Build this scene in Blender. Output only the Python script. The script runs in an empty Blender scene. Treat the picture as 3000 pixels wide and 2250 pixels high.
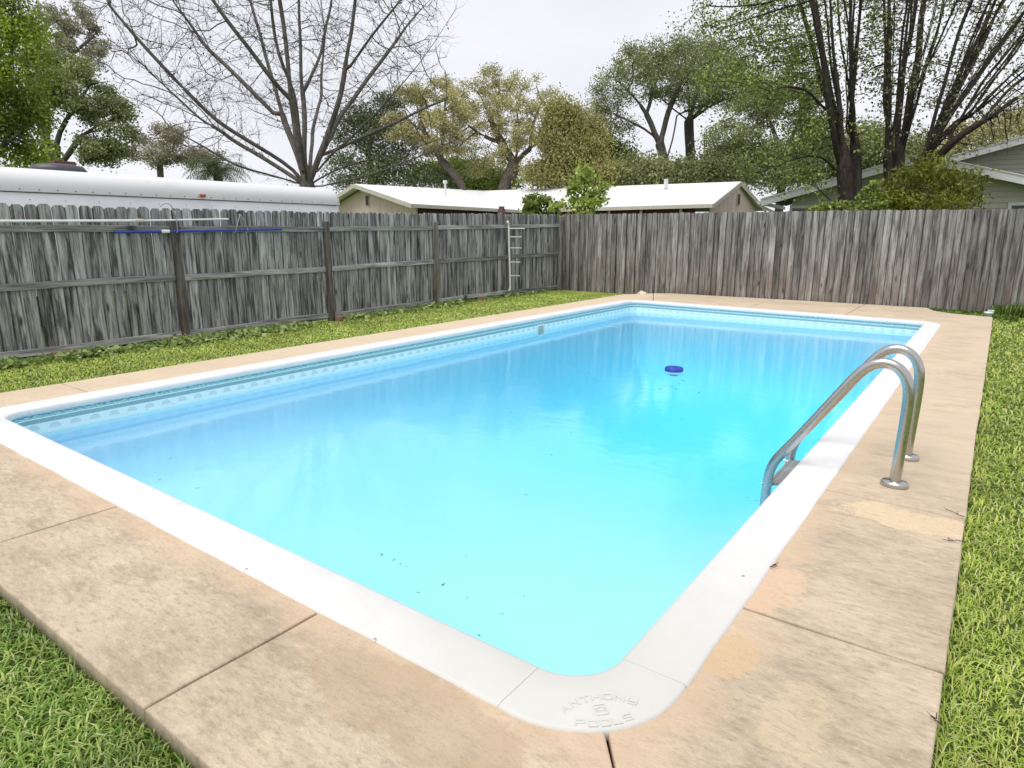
import bpy, bmesh, math, random
import numpy as np
from mathutils import Vector, Matrix
R = math.radians
scn = bpy.context.scene
COL = scn.collection

# ------------------------------------------------------------------ camera
CAM = np.array([0.904, -1.6976, 1.4834]); YAW, PITCH, ROLL, FPX = 0.6293, 0.2267, 0.0037, 1930.47
_cy, _sy = math.cos(YAW), math.sin(YAW)
FW = np.array([-_sy*math.cos(PITCH), _cy*math.cos(PITCH), -math.sin(PITCH)])
_r0 = np.array([_cy, _sy, 0.0]); _u0 = np.cross(_r0, FW)
RT = math.cos(ROLL)*_r0 + math.sin(ROLL)*_u0; UP = -math.sin(ROLL)*_r0 + math.cos(ROLL)*_u0
cam = bpy.data.objects.new('camera', bpy.data.cameras.new('camera')); COL.objects.link(cam)
m4 = Matrix(((RT[0], UP[0], -FW[0], CAM[0]), (RT[1], UP[1], -FW[1], CAM[1]), (RT[2], UP[2], -FW[2], CAM[2]), (0, 0, 0, 1)))
cam.matrix_world = m4
cam.data.sensor_width = 36; cam.data.lens = FPX/3000*36
cam.data.clip_start = 0.05; cam.data.clip_end = 2000
scn.camera = cam

# ------------------------------------------------------------------ world, sun, exposure
SUN_EL, SUN_AZ = R(66), R(190)
w = bpy.data.worlds.new('World'); scn.world = w; w.use_nodes = True
nt = w.node_tree; nt.nodes.clear()
o_ = nt.nodes.new('ShaderNodeOutputWorld'); bg = nt.nodes.new('ShaderNodeBackground')
sky = nt.nodes.new('ShaderNodeTexSky'); sky.sky_type = 'NISHITA'; sky.sun_disc = False
sky.sun_elevation = SUN_EL; sky.sun_rotation = SUN_AZ
mx = nt.nodes.new('ShaderNodeMix'); mx.data_type = 'RGBA'
tc = nt.nodes.new('ShaderNodeTexCoord'); nz = nt.nodes.new('ShaderNodeTexNoise'); cr = nt.nodes.new('ShaderNodeValToRGB')
mp = nt.nodes.new('ShaderNodeMapping'); mp.inputs['Scale'].default_value = (1, 1, 2.6)
nz.inputs['Scale'].default_value = 1.7; nz.inputs['Detail'].default_value = 5; nz.inputs['Roughness'].default_value = 0.5
cr.color_ramp.elements[0].position = 0.33; cr.color_ramp.elements[0].color = (7.2, 7.35, 8.05, 1)
cr.color_ramp.elements[1].position = 0.68; cr.color_ramp.elements[1].color = (8.7, 8.75, 9.05, 1)
nt.links.new(tc.outputs['Generated'], mp.inputs['Vector']); nt.links.new(mp.outputs['Vector'], nz.inputs['Vector'])
nt.links.new(nz.outputs['Fac'], cr.inputs['Fac'])
mx.inputs['Factor'].default_value = 0.92
nt.links.new(sky.outputs['Color'], mx.inputs[6]); nt.links.new(cr.outputs['Color'], mx.inputs[7])
nt.links.new(mx.outputs[2], bg.inputs['Color']); bg.inputs['Strength'].default_value = 0.083
nt.links.new(bg.outputs[0], o_.inputs[0])
sl = bpy.data.lights.new('sun', 'SUN'); sl.energy = 1.85; sl.angle = R(40); sl.color = (1.0, 0.96, 0.89)
so = bpy.data.objects.new('sun', sl); COL.objects.link(so)
_sd = Vector((math.sin(SUN_AZ)*math.cos(SUN_EL), math.cos(SUN_AZ)*math.cos(SUN_EL), math.sin(SUN_EL)))
so.rotation_euler = _sd.to_track_quat('Z', 'Y').to_euler(); so.location = (0, 0, 30)
vs = scn.view_settings; vs.view_transform = 'Standard'; vs.look = 'None'; vs.gamma = 1; vs.exposure = 0.49
vs.use_curve_mapping = False
scn.cycles.max_bounces = 10; scn.cycles.transparent_max_bounces = 12; scn.cycles.volume_bounces = 0
scn.cycles.sample_clamp_indirect = 6.0

# ------------------------------------------------------------------ helpers: coordinates
K = 1.35624
def ray(px, py): return FW*FPX + RT*(px*K-1500) - UP*(py*K-1125)   # px,py in a 2212 x 1659 frame
def at(px, py, depth): return CAM + ray(px, py)*depth/FPX
def onx(px, py, X): d = ray(px, py); return CAM + d*(X-CAM[0])/d[0]
def onz(px, py, Z): d = ray(px, py); return CAM + d*(Z-CAM[2])/d[2]
def onz3(px, py, Z): return onz(px/K, py/K, Z)

# ------------------------------------------------------------------ helpers: objects
def tag(o, label=None, cat=None, group=None, kind=None):
    if label: o['label'] = label
    if cat: o['category'] = cat
    if group: o['group'] = group
    if kind: o['kind'] = kind
    return o
def empty(name, loc=(0, 0, 0), label=None, cat=None, group=None, kind=None):
    o = bpy.data.objects.new(name, None); COL.objects.link(o); o.location = loc; o.empty_display_size = 0.1
    return tag(o, label, cat, group, kind)
def link(name, me, parent=None):
    o = bpy.data.objects.new(name, me); COL.objects.link(o)
    if parent is not None: o.parent = parent
    return o
class MB:
    def __init__(s): s.v = []; s.f = []; s.sm = []
    def add(s, vs, fs, smooth=False):
        n = len(s.v); s.v += [tuple(map(float, q)) for q in vs]; s.f += [tuple(i+n for i in f) for f in fs]; s.sm += [smooth]*len(fs)
    def box(s, c, sz, rot=None):
        x, y, z = sz[0]/2, sz[1]/2, sz[2]/2
        vs = [Vector((a*x, b*y, d*z)) for d in (-1, 1) for b in (-1, 1) for a in (-1, 1)]
        if rot is not None: vs = [rot @ q for q in vs]
        c = Vector(c); s.add([q+c for q in vs], [(0, 2, 3, 1), (4, 5, 7, 6), (0, 1, 5, 4), (2, 6, 7, 3), (0, 4, 6, 2), (1, 3, 7, 5)])
    def bar(s, a, b, wd, th, up=(0, 0, 1)):                     # box from a to b, wd along 'side', th along up-ish
        a = Vector(a); b = Vector(b); d = b-a; L = d.length; d.normalize(); up = Vector(up)
        sd = d.cross(up).normalized(); u2 = sd.cross(d).normalized()
        m = Matrix((d, sd, u2)).transposed(); s.box((a+b)/2, (L, wd, th), m)
    def tube(s, pts, r, n=10, caps=True):
        pts = [Vector(p) for p in pts]; N = len(pts); rr = r if hasattr(r, '__len__') else [r]*N
        rings = []; prev = None
        for i, p in enumerate(pts):
            t = (pts[min(i+1, N-1)]-pts[max(i-1, 0)]).normalized()
            if prev is None:
                a = Vector((0, 0, 1)) if abs(t.z) < 0.9 else Vector((1, 0, 0)); prev = t.cross(a).normalized()
            else: prev = (prev - t*prev.dot(t)).normalized()
            b = t.cross(prev)
            rings.append([p + (prev*math.cos(k*2*math.pi/n) + b*math.sin(k*2*math.pi/n))*rr[i] for k in range(n)])
        vs = [q for g in rings for q in g]
        fs = [(i*n+k, i*n+(k+1) % n, (i+1)*n+(k+1) % n, (i+1)*n+k) for i in range(N-1) for k in range(n)]
        s.add(vs, fs, True)
        if caps: s.add(rings[0], [tuple(range(n))[::-1]]); s.add(rings[-1], [tuple(range(n))])
    def lathe(s, c, prof, n=24, sy=1.0):                           # prof: (radius, z)
        vs = [(c[0]+r*math.cos(k*2*math.pi/n), c[1]+sy*r*math.sin(k*2*math.pi/n), c[2]+z) for r, z in prof for k in range(n)]
        fs = [(i*n+k, i*n+(k+1) % n, (i+1)*n+(k+1) % n, (i+1)*n+k) for i in range(len(prof)-1) for k in range(n)]
        s.add(vs, fs, True)
    def mesh(s, name, mat=None):
        me = bpy.data.meshes.new(name); me.from_pydata(s.v, [], s.f); me.polygons.foreach_set('use_smooth', s.sm)
        if mat: me.materials.append(mat)
        me.update(); return me
    def build(s, name, mat=None, parent=None): return link(name, s.mesh(name, mat), parent)
def bevel(o, wd=0.005, seg=2, ang=30):
    b = o.modifiers.new('bevel', 'BEVEL'); b.width = wd; b.segments = seg; b.limit_method = 'ANGLE'; b.angle_limit = R(ang); return o
def np_mesh(name, V, F, mat=None, smooth=False):
    """V (n,3), F (m,k) with one k"""
    V = np.asarray(V, dtype=np.float32); F = np.asarray(F, dtype=np.int32); k = F.shape[1]
    me = bpy.data.meshes.new(name); me.vertices.add(len(V)); me.vertices.foreach_set('co', V.ravel())
    me.loops.add(F.size); me.loops.foreach_set('vertex_index', F.ravel())
    me.polygons.add(len(F)); me.polygons.foreach_set('loop_start', np.arange(0, F.size, k, dtype=np.int32))
    me.polygons.foreach_set('loop_total', np.full(len(F), k, dtype=np.int32))
    if smooth: me.polygons.foreach_set('use_smooth', np.ones(len(F), dtype=bool))
    if mat: me.materials.append(mat)
    me.update(calc_edges=True); return me

# ------------------------------------------------------------------ helpers: materials
class NT:
    def __init__(s, name):
        s.m = bpy.data.materials.new(name); s.m.use_nodes = True; s.t = s.m.node_tree; s.t.nodes.clear()
        s.out = s.t.nodes.new('ShaderNodeOutputMaterial')
    def n(s, typ, ins=None, **kw):
        nd = s.t.nodes.new('ShaderNode'+typ)
        for k, v in kw.items(): setattr(nd, k, v)
        for k, v in (ins or {}).items(): s.set(nd.inputs[k], v)
        return nd
    def set(s, sock, v):
        if isinstance(v, bpy.types.NodeSocket): s.t.links.new(v, sock)
        elif isinstance(v, bpy.types.Node): s.t.links.new(v.outputs[0], sock)
        elif hasattr(v, '__len__') and sock.type == 'RGBA' and len(v) == 3: sock.default_value = (*v, 1)
        else: sock.default_value = v
    def coord(s, kind='Object', scale=(1, 1, 1), rnd=False, loc=None):
        c = s.n('TexCoord').outputs[kind]
        if rnd:
            oi = s.n('ObjectInfo').outputs['Random']
            a = s.math('MULTIPLY', oi, 37.0); cb = s.n('CombineXYZ', {0: a, 1: s.math('MULTIPLY', oi, 91.0), 2: s.math('MULTIPLY', oi, 53.0)})
            c = s.n('VectorMath', {0: c, 1: cb}, operation='ADD').outputs[0]
        mp = s.n('Mapping', {'Vector': c, 'Scale': scale})
        if loc: mp.inputs['Location'].default_value = loc
        return mp.outputs[0]
    def noise(s, vec, scale, detail=4, rough=0.5, dist=0.0):
        return s.n('TexNoise', {'Vector': vec, 'Scale': scale, 'Detail': detail, 'Roughness': rough, 'Distortion': dist}).outputs['Fac']
    def math(s, op, a, b=0.0, c=None):
        nd = s.n('Math', {0: a, 1: b}, operation=op)
        if c is not None: s.set(nd.inputs[2], c)
        return nd.outputs[0]
    def ramp(s, f, lo, hi, a=0.0, b=1.0):
        nd = s.n('MapRange', {0: f, 1: lo, 2: hi, 3: a, 4: b}); nd.clamp = True; return nd.outputs[0]
    def mix(s, f, a, b, blend='MIX'):
        nd = s.n('Mix', data_type='RGBA', blend_type=blend); s.set(nd.inputs[0], f); s.set(nd.inputs[6], a); s.set(nd.inputs[7], b); return nd.outputs[2]
    def bump(s, h, strength=0.3, dist=0.01): return s.n('Bump', {'Height': h, 'Strength': strength, 'Distance': dist}).outputs[0]
    def pbr(s, col, rough=0.6, metal=0.0, normal=None, spec=None, **ex):
        p = s.n('BsdfPrincipled', {'Base Color': col, 'Roughness': rough, 'Metallic': metal})
        if normal is not None: s.set(p.inputs['Normal'], normal)
        if spec is not None: s.set(p.inputs['Specular IOR Level'], spec)
        for k, v in ex.items(): s.set(p.inputs[k.replace('_', ' ')], v)
        s.t.links.new(p.outputs[0], s.out.inputs[0]); return s.m
def simple(name, col, rough=0.6, metal=0.0, var=0.12, sc=6.0, bump=0.0):
    t = NT(name); c = t.coord(); f = t.noise(c, sc, 5, 0.6)
    dk = tuple(x*(1-var*2) for x in col); lt = tuple(min(1, x*(1+var)) for x in col)
    cc = t.mix(t.ramp(f, 0.3, 0.7), dk, lt)
    return t.pbr(cc, rough, metal, t.bump(t.noise(c, sc*8, 4), bump, 0.01) if bump else None)

def wood_mat(name, dark, light, tint=None, stain=0.5, lowtint=(0.20, 0.15, 0.12), contrast=1.0):
    """weathered board: grain runs along local z"""
    t = NT(name)
    c = t.coord('Object', (1, 1, 1), rnd=True)
    g1 = t.n('TexNoise', {'Vector': t.n('Mapping', {'Vector': c, 'Scale': (34, 34, 1.6)}).outputs[0], 'Scale': 1.0, 'Detail': 6, 'Roughness': 0.62, 'Distortion': 0.6}).outputs[0]
    g2 = t.n('TexNoise', {'Vector': t.n('Mapping', {'Vector': c, 'Scale': (95, 95, 3.2)}).outputs[0], 'Scale': 1.0, 'Detail': 5, 'Roughness': 0.7, 'Distortion': 0.3}).outputs[0]
    big = t.n('TexNoise', {'Vector': t.n('Mapping', {'Vector': c, 'Scale': (11, 11, 1.3)}).outputs[0], 'Scale': 1.0, 'Detail': 5, 'Roughness': 0.62}).outputs[0]
    col = t.mix(t.ramp(g1, 0.36, 0.64), dark, light)
    col = t.mix(t.math('MULTIPLY', t.ramp(g2, 0.50, 0.72), 0.5), col, tuple(x*1.45 for x in light))
    col = t.mix(t.math('MULTIPLY', t.ramp(g2, 0.47, 0.30), 0.55), col, tuple(x*0.4 for x in dark))
    col = t.mix(t.math('MULTIPLY', t.ramp(big, 0.51, 0.62), stain), col, tuple(x*0.35 for x in dark))
    col = t.mix(t.math('MULTIPLY', t.ramp(big, 0.46, 0.34), 0.6), col, tuple(x*1.25 for x in light))
    # knots
    kc = t.n('Mapping', {'Vector': c, 'Scale': (7.5, 0.01, 2.2)}).outputs[0]
    vor = t.n('TexVoronoi', {'Vector': kc, 'Scale': 1.0, 'Randomness': 1.0}); kn = t.ramp(vor.outputs['Distance'], 0.20, 0.08)
    sel = t.math('GREATER_THAN', t.n('SeparateColor', {0: vor.outputs['Color']}).outputs[0], 0.62)
    col = t.mix(t.math('MULTIPLY', t.math('MULTIPLY', kn, sel), 0.8), col, (0.025, 0.022, 0.02))
    # per board brightness
    rnd = t.n('ObjectInfo').outputs['Random']
    hs = t.n('HueSaturation', {'Color': col, 'Value': t.ramp(rnd, 0, 1, 0.66, 1.30), 'Saturation': 1.0})
    col = hs.outputs[0]
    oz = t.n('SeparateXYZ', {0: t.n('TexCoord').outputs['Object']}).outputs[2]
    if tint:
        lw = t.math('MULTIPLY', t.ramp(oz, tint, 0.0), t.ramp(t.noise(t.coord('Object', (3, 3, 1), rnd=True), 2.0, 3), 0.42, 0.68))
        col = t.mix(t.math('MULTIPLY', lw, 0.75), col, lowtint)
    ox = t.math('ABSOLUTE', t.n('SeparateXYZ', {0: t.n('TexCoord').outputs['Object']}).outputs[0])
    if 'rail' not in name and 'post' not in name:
        col = t.mix(t.math('MULTIPLY', t.ramp(t.math('ADD', ox, t.math('MULTIPLY', big, 0.012)), 0.064, 0.076), 0.75), col, tuple(x*0.28 for x in dark))  # gap shade between boards, painted in as darker board edges
    h = t.math('ADD', g1, g2)
    return t.pbr(col, 0.9, 0, t.bump(h, 0.5, 0.006), spec=0.15)

M = {}
M['board_back'] = wood_mat('weathered_grey_wood', (0.115, 0.116, 0.112), (0.45, 0.45, 0.435), stain=0.8)
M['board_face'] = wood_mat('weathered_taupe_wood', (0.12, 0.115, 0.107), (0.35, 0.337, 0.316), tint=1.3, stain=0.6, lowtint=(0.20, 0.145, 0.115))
M['rail_wood'] = wood_mat('silver_rail_wood', (0.17, 0.17, 0.163), (0.44, 0.44, 0.42), stain=0.45)
M['post_wood'] = wood_mat('brown_post_wood', (0.09, 0.08, 0.07), (0.26, 0.235, 0.21), stain=0.5, lowtint=(0.16, 0.09, 0.05), tint=1.2)
# ------------------------------------------------------------------ ground (one sheet with a hole under the deck)
t = NT('lawn_soil'); c = t.coord('Object')
f1 = t.noise(c, 1.3, 5, 0.6); f2 = t.noise(c, 38, 5, 0.75)
col = t.mix(t.ramp(f1, 0.35, 0.65), (0.12, 0.19, 0.04), (0.22, 0.29, 0.075))
col = t.mix(t.ramp(f2, 0.35, 0.7), tuple(x*0.45 for x in (0.10, 0.14, 0.035)), col)
M['lawn'] = t.pbr(col, 0.95, 0, t.bump(f2, 0.9, 0.04), spec=0.1)
g = MB(); HX0, HX1, HY0, HY1 = -6.0, 0.62, -0.62, 12.1; B = 400; Z = -0.075
pts = [(-B, -B), (B, -B), (B, B), (-B, B), (HX0, HY0), (HX1, HY0), (HX1, HY1), (HX0, HY1)]
g.add([(x, y, Z) for x, y in pts], [(0, 1, 5, 4), (1, 2, 6, 5), (2, 3, 7, 6), (3, 0, 4, 7)])
tag(g.build('ground', M['lawn']), 'green lawn ground around the pool deck', kind='structure')

# ------------------------------------------------------------------ pool deck slabs
W, L = 5.424, 11.449
CPW = 0.25
def tilt(x, y): return 0.035*min(1, max(0, -x/W))
t = NT('sandy_concrete'); c = t.coord('Object')
pc = t.n('TexCoord').outputs['Object']; sx = t.n('SeparateXYZ', {0: pc})
X_, Y_ = sx.outputs[0], sx.outputs[1]
warp = t.math('MULTIPLY', t.math('SUBTRACT', t.noise(c, 2.6, 4, 0.6), 0.5), 0.55)
# distance outside the coping band
dx = t.math('ABSOLUTE', t.math('ADD', X_, W/2)); dy = t.math('ABSOLUTE', t.math('SUBTRACT', Y_, L/2))
ex = t.math('SUBTRACT', dx, W/2+CPW); ey = t.math('SUBTRACT', dy, L/2+CPW)
dd = t.math('MAXIMUM', ex, ey)
edge = t.ramp(t.math('ADD', dd, warp), 0.16, 0.02)
blot = t.noise(c, 1.1, 5, 0.62); fine = t.noise(t.coord('Object', (16, 40, 10)), 1.0, 8, 0.80, 0.15); fine2 = t.noise(c, 120, 4, 0.8)
midf = t.noise(t.coord('Object', (2.6, 6.5, 4)), 1.0, 7, 0.72, 0.15)
base = t.mix(t.ramp(blot, 0.36, 0.64), (0.475, 0.39, 0.285), (0.64, 0.53, 0.395))
base = t.mix(t.math('MULTIPLY', t.ramp(midf, 0.46, 0.66), 0.62), base, (0.32, 0.265, 0.19))
base = t.mix(t.math('MULTIPLY', t.ramp(fine, 0.50, 0.66), 0.62), base, (0.26, 0.21, 0.15))
base = t.mix(t.math('MULTIPLY', t.ramp(fine, 0.46, 0.32), 0.6), base, (0.74, 0.62, 0.44))
base = t.mix(t.math('MULTIPLY', t.ramp(fine2, 0.62, 0.78), 0.5), base, (0.17, 0.13, 0.09))
peach = t.mix(t.ramp(t.noise(c, 5, 4, 0.6), 0.3, 0.7), (0.58, 0.425, 0.29), (0.66, 0.50, 0.36))
base = t.mix(t.math('MULTIPLY', edge, 0.72), base, peach)
farm = t.math('MULTIPLY', t.ramp(Y_, 1.9, 3.4), t.ramp(t.noise(c, 1.7, 4), 0.72, 0.42))      # cleaner coat on the far half
base = t.mix(t.math('MULTIPLY', farm, 0.8), base, t.mix(t.ramp(midf, 0.3, 0.7), (0.62, 0.505, 0.375), (0.56, 0.455, 0.34)))
leftm = t.ramp(X_, -5.4, -5.75)
base = t.mix(t.math('MULTIPLY', leftm, 0.7), base, (0.65, 0.525, 0.385))
def patch(cx, cy, rx, ry, f, colr, amt):
    global base
    u = t.math('DIVIDE', t.math('SUBTRACT', X_, cx), rx); v = t.math('DIVIDE', t.math('SUBTRACT', Y_, cy), ry)
    d = t.math('SQRT', t.math('ADD', t.math('MULTIPLY', u, u), t.math('MULTIPLY', v, v)))
    d = t.math('ADD', d, t.math('MULTIPLY', t.math('SUBTRACT', t.noise(c, f, 8, 0.72), 0.5), 2.4))
    base = t.mix(t.math('MULTIPLY', t.ramp(d, 1.06, 0.92), t.math('MULTIPLY', amt, t.ramp(fine, 0.72, 0.5))), base, colr)
patch(0.30, 1.03, 0.13, 0.22, 7, (0.66, 0.475, 0.33), 0.85)
patch(0.70, 2.18, 0.36, 0.15, 4, (0.70, 0.555, 0.37), 0.8)
patch(0.30, 0.46, 0.10, 0.13, 7, (0.62, 0.43, 0.25), 0.6)
patch(0.58, 0.25, 0.09, 0.22, 9, (0.66, 0.53, 0.34), 0.4)
patch(0.42, -0.70, 0.5, 0.35, 3, (0.47, 0.355, 0.215), 0.55)
patch(-0.45, -0.42, 0.42, 0.16, 3, (0.45, 0.335, 0.22), 0.5)
base = t.mix(t.math('MULTIPLY', t.ramp(t.noise(t.coord('Object', (60, 100, 30)), 1.0, 6, 0.8, 0.0), 0.55, 0.66), 0.45), base, (0.24, 0.19, 0.135))
hgt = t.math('ADD', t.math('MULTIPLY', fine, 0.8), t.math('MULTIPLY', fine2, 0.35))
M['concrete'] = t.pbr(base, 0.88, 0, t.bump(hgt, 0.8, 0.009), spec=0.2)
M['joint'] = simple('dark_joint_soil', (0.05, 0.035, 0.025), 0.95)

deck = empty('pool_deck', (0, 0, 0)); deck['kind'] = 'structure'; deck['label'] = 'sandy worn concrete deck around the pool'
rs = random.Random(4)
def slab(poly, gap=0.006, thick=0.085):
    """polygon slab with slightly wavy rounded edges, object origin at world zero so the stains run in metres"""
    n = len(poly); cx = sum(p[0] for p in poly)/n; cy = sum(p[1] for p in poly)/n
    # inset for the joint, then subdivide long edges and let them wander
    ins = []
    area = sum(poly[i][0]*poly[(i+1) % n][1]-poly[(i+1) % n][0]*poly[i][1] for i in range(n))
    if area < 0: poly = poly[::-1]
    for i in range(n):
        p0, p1, p2 = Vector(poly[i-1]), Vector(poly[i]), Vector(poly[(i+1) % n])
        e1 = (p1-p0).normalized(); e2 = (p2-p1).normalized(); n1 = Vector((-e1.y, e1.x)); n2 = Vector((-e2.y, e2.x))
        b = (n1+n2); b = b/max(0.3, b.dot(n1)); ins.append(p1+b*gap)
    out = []
    for i in range(n):
        a, b = ins[i], ins[(i+1) % n]; Lg = (b-a).length; k = max(1, int(Lg/0.16)); d = (b-a).normalized(); nn = Vector((-d.y, d.x))
        for j in range(k):
            wv = 0 if j == 0 else rs.uniform(-0.0028, 0.0028); out.append(a+(b-a)*j/k+nn*wv)
    bm = bmesh.new(); vs = [bm.verts.new((p.x, p.y, tilt(p.x, p.y))) for p in out]; f = bm.faces.new(vs)
    r = bmesh.ops.extrude_face_region(bm, geom=[f]); vv = [e for e in r['geom'] if isinstance(e, bmesh.types.BMVert)]
    # 'f' stays at top in memory; move the new one down
    for q in vv: q.co.z -= thick
    bmesh.ops.recalc_face_normals(bm, faces=bm.faces)
    top = [e for e in bm.edges if len(e.link_faces) == 2 and any(fc.normal.z > 0.9 for fc in e.link_faces) and any(abs(fc.normal.z) < 0.5 for fc in e.link_faces)]
    bmesh.ops.bevel(bm, geom=top, offset=0.010, segments=3, profile=0.6, affect='EDGES')
    me = bpy.data.meshes.new('slab'); bm.to_mesh(me); bm.free(); me.materials.append(M['concrete'])
    for p in me.polygons: p.use_smooth = abs(p.normal.z) < 0.999
    return link('slab', me, deck)
S, N_, LO = 0.945, -0.93, -6.32
ir, inr, il, ifr = 0.10, -0.10, -W-0.10, L+0.10
slab([(ir, inr), (0.735, N_), (S, N_), (S, 0.805), (ir, 0.805)])
ys = [0.805, 2.37, 4.0, 5.57, 7.41, 9.45, 11.15]
for a, b in zip(ys[:-1], ys[1:]): slab([(ir, a), (S+0.004*math.sin(a*9), a), (S+0.004*math.sin(b*9), b), (ir, b)])
slab([(-1.10, N_), (0.735, N_), (ir, inr), (-1.10, inr)])
slab([(-2.81, N_), (-1.10, N_), (-1.10, inr), (-2.81, inr)])
slab([(-4.6, N_), (-2.81, N_), (-2.81, inr), (-4.6, inr)])
slab([(LO, N_), (-4.6, N_), (-4.6, inr), (il, inr), (LO, -0.5)])
yl = [-0.5, 0.77, 2.9, 5.1, 7.3, 9.5, 11.6]
for a, b in zip(yl[:-1], yl[1:]): slab([(LO, a), (il, inr if a == -0.5 else a), (il, b), (LO, b)])
slab([(LO, 11.6), (il, 11.6), (-5.0, ifr), (-5.85, 13.45), (-6.30, 12.75), (LO, 12.45)])
slab([(-5.0, ifr), (-3.06, ifr), (-3.12, 13.98), (-5.45, 13.72), (-5.85, 13.45)])
slab([(-3.06, ifr), (-1.29, ifr), (-1.31, 14.16), (-3.12, 13.98)])
slab([(-1.29, ifr), (ir, ifr), (ir, 11.15), (S, 11.15), (0.935, 13.18), (0.30, 13.40), (-0.02, 13.72), (-0.17, 14.24), (-1.31, 14.16)])
jb = MB(); jz = -0.055
jb.add([(x, y, z) for z in (jz, jz-0.15) for x, y in ((LO+.03, N_+.03), (S-.03, N_+.03), (S-.03, 13.1), (-5.9, 13.1), (LO+.03, 12.4))],
       [(0, 1, 2, 3, 4)])
# joint soil is a ring so that it never covers the pool
ring = MB(); o5 = [(LO+.03, N_+.03), (S-.03, N_+.03), (S-.03, 13.0), (LO+.03, 12.3)]; i5 = [(-W-0.08, -0.08), (0.08, -0.08), (0.08, L+0.08), (-W-0.08, L+0.08)]
ring.add([(x, y, jz) for x, y in o5+i5], [(0, 1, 5, 4), (1, 2, 6, 5), (2, 3, 7, 6), (3, 0, 4, 7)])
rb = ring.build('joint_soil', M['joint'], deck)

# ------------------------------------------------------------------ the pool
pool = empty('swimming_pool', (-W/2, L/2, 0), 'rectangular in-ground pool with white coping and patterned liner band', 'swimming pool')
PINV = Matrix.Translation((W/2, -L/2, 0))
def pp(o): o.parent = pool; o.matrix_parent_inverse = PINV; return o
RC = 0.2
def pool_path(r_in=RC, ds=0.12, off=0.0):
    """closed inner outline, counterclockwise starting on the near side; off grows it outward; yields (x,y,nx,ny,s)"""
    pts = []; s = 0
    cor = [(-RC, RC, -90), (-RC, L-RC, 0), (-W+RC, L-RC, 90), (-W+RC, RC, 180)]
    segs = []
    for k, (cx, cy, a0) in enumerate(cor):
        for j in range(0, 9):
            a = R(a0+90*j/8); pts.append((cx+(RC+off)*math.cos(a), cy+(RC+off)*math.sin(a), math.cos(a), math.sin(a)))
        nx = cor[(k+1) % 4]; a = R(a0+90)
        p = (cx+(RC+off)*math.cos(a), cy+(RC+off)*math.sin(a)); a2 = R(nx[2]); q = (nx[0]+(RC+off)*math.cos(a2), nx[1]+(RC+off)*math.sin(a2))
        Lg = math.hypot(q[0]-p[0], q[1]-p[1]); n = int(Lg/ds)
        for j in range(1, n): pts.append((p[0]+(q[0]-p[0])*j/n, p[1]+(q[1]-p[1])*j/n, math.cos(a), math.sin(a)))
    return pts
PATH = pool_path()
WATER = -0.188
def floor_z(y):
    s = min(1, max(0, (y-1.5)/7.0)); s = s*s*(3-2*s); return -1.05-1.0*s
# liner wall with UV (arc length, depth under lip)
nP = len(PATH); SL = [0]
for i in range(nP): a, b = PATH[i], PATH[(i+1) % nP]; SL.append(SL[-1]+math.hypot(b[0]-a[0], b[1]-a[1]))
def wall_strip(name, d0, d1, mat, out=0.012, toz=None):
    V = []; F = []; UV = []
    for i in range(nP+1):
        x, y, nx, ny = PATH[i % nP]; px, py = x+nx*out, y+ny*out; z0 = tilt(x, y)
        zb = z0-d1 if toz is None else toz(y)
        V += [(px, py, z0-d0), (px, py, zb)]
    for i in range(nP):
        F.append((2*i, 2*i+1, 2*i+3, 2*i+2)); UV += [(SL[i], d0), (SL[i], d1), (SL[i+1], d1), (SL[i+1], d0)]
    me = bpy.data.meshes.new(name); me.from_pydata(V, [], F); ul = me.uv_layers.new(name='UVMap')
    for i, q in enumerate(UV): ul.data[i].uv = q
    for p in me.polygons: p.use_smooth = True
    me.materials.append(mat); return pp(link(name, me))
t = NT('liner_band_print'); uv = t.n('SeparateXYZ', {0: t.n('TexCoord').outputs['UV']}); U, V_ = uv.outputs[0], uv.outputs[1]
uvv = t.n('TexCoord').outputs['UV']
def band(a, b, soft=0.0015): return t.math('MULTIPLY', t.ramp(V_, a-soft, a+soft), t.ramp(V_, b+soft, b-soft))
nA = t.noise(t.n('Mapping', {'Vector': uvv, 'Scale': (30, 160, 1)}).outputs[0], 1.0, 4, 0.6)
nB = t.noise(t.n('Mapping', {'Vector': uvv, 'Scale': (9, 60, 1)}).outputs[0], 1.0, 4, 0.6)
pale = t.mix(nB, (0.62, 0.83, 0.87), (0.74, 0.89, 0.91)); teal = t.mix(t.ramp(nA, 0.3, 0.7), (0.15, 0.31, 0.35), (0.32, 0.50, 0.54))
colr = pale
colr = t.mix(band(0.0, 0.048), colr, (0.58, 0.62, 0.62))
dash = t.math('MULTIPLY', band(0.052, 0.072), 1.0)
colr = t.mix(dash, colr, t.mix(t.ramp(nA, 0.42, 0.56), (0.03, 0.13, 0.20), (0.36, 0.60, 0.62)))
colr = t.mix(band(0.073, 0.088), colr, t.mix(t.ramp(nA, 0.4, 0.6), (0.16, 0.42, 0.44), (0.42, 0.72, 0.73)))
colr = t.mix(band(0.088, 0.095), colr, (0.72, 0.90, 0.88))
colr = t.mix(band(0.095, 0.132), colr, teal)
cell = 0.158
fu = t.math('SUBTRACT', t.math('FRACT', t.math('DIVIDE', U, cell)), 0.5); du = t.math('MULTIPLY', fu, cell)
dv = t.math('SUBTRACT', 0.188, V_); rr = t.math('SQRT', t.math('ADD', t.math('MULTIPLY', du, du), t.math('MULTIPLY', dv, dv)))
rings = t.math('MULTIPLY', t.ramp(rr, 0.049, 0.043), t.ramp(t.math('SINE', t.math('MULTIPLY', rr, 520)), -0.5, 0.8, 0.35, 1.0))
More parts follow.
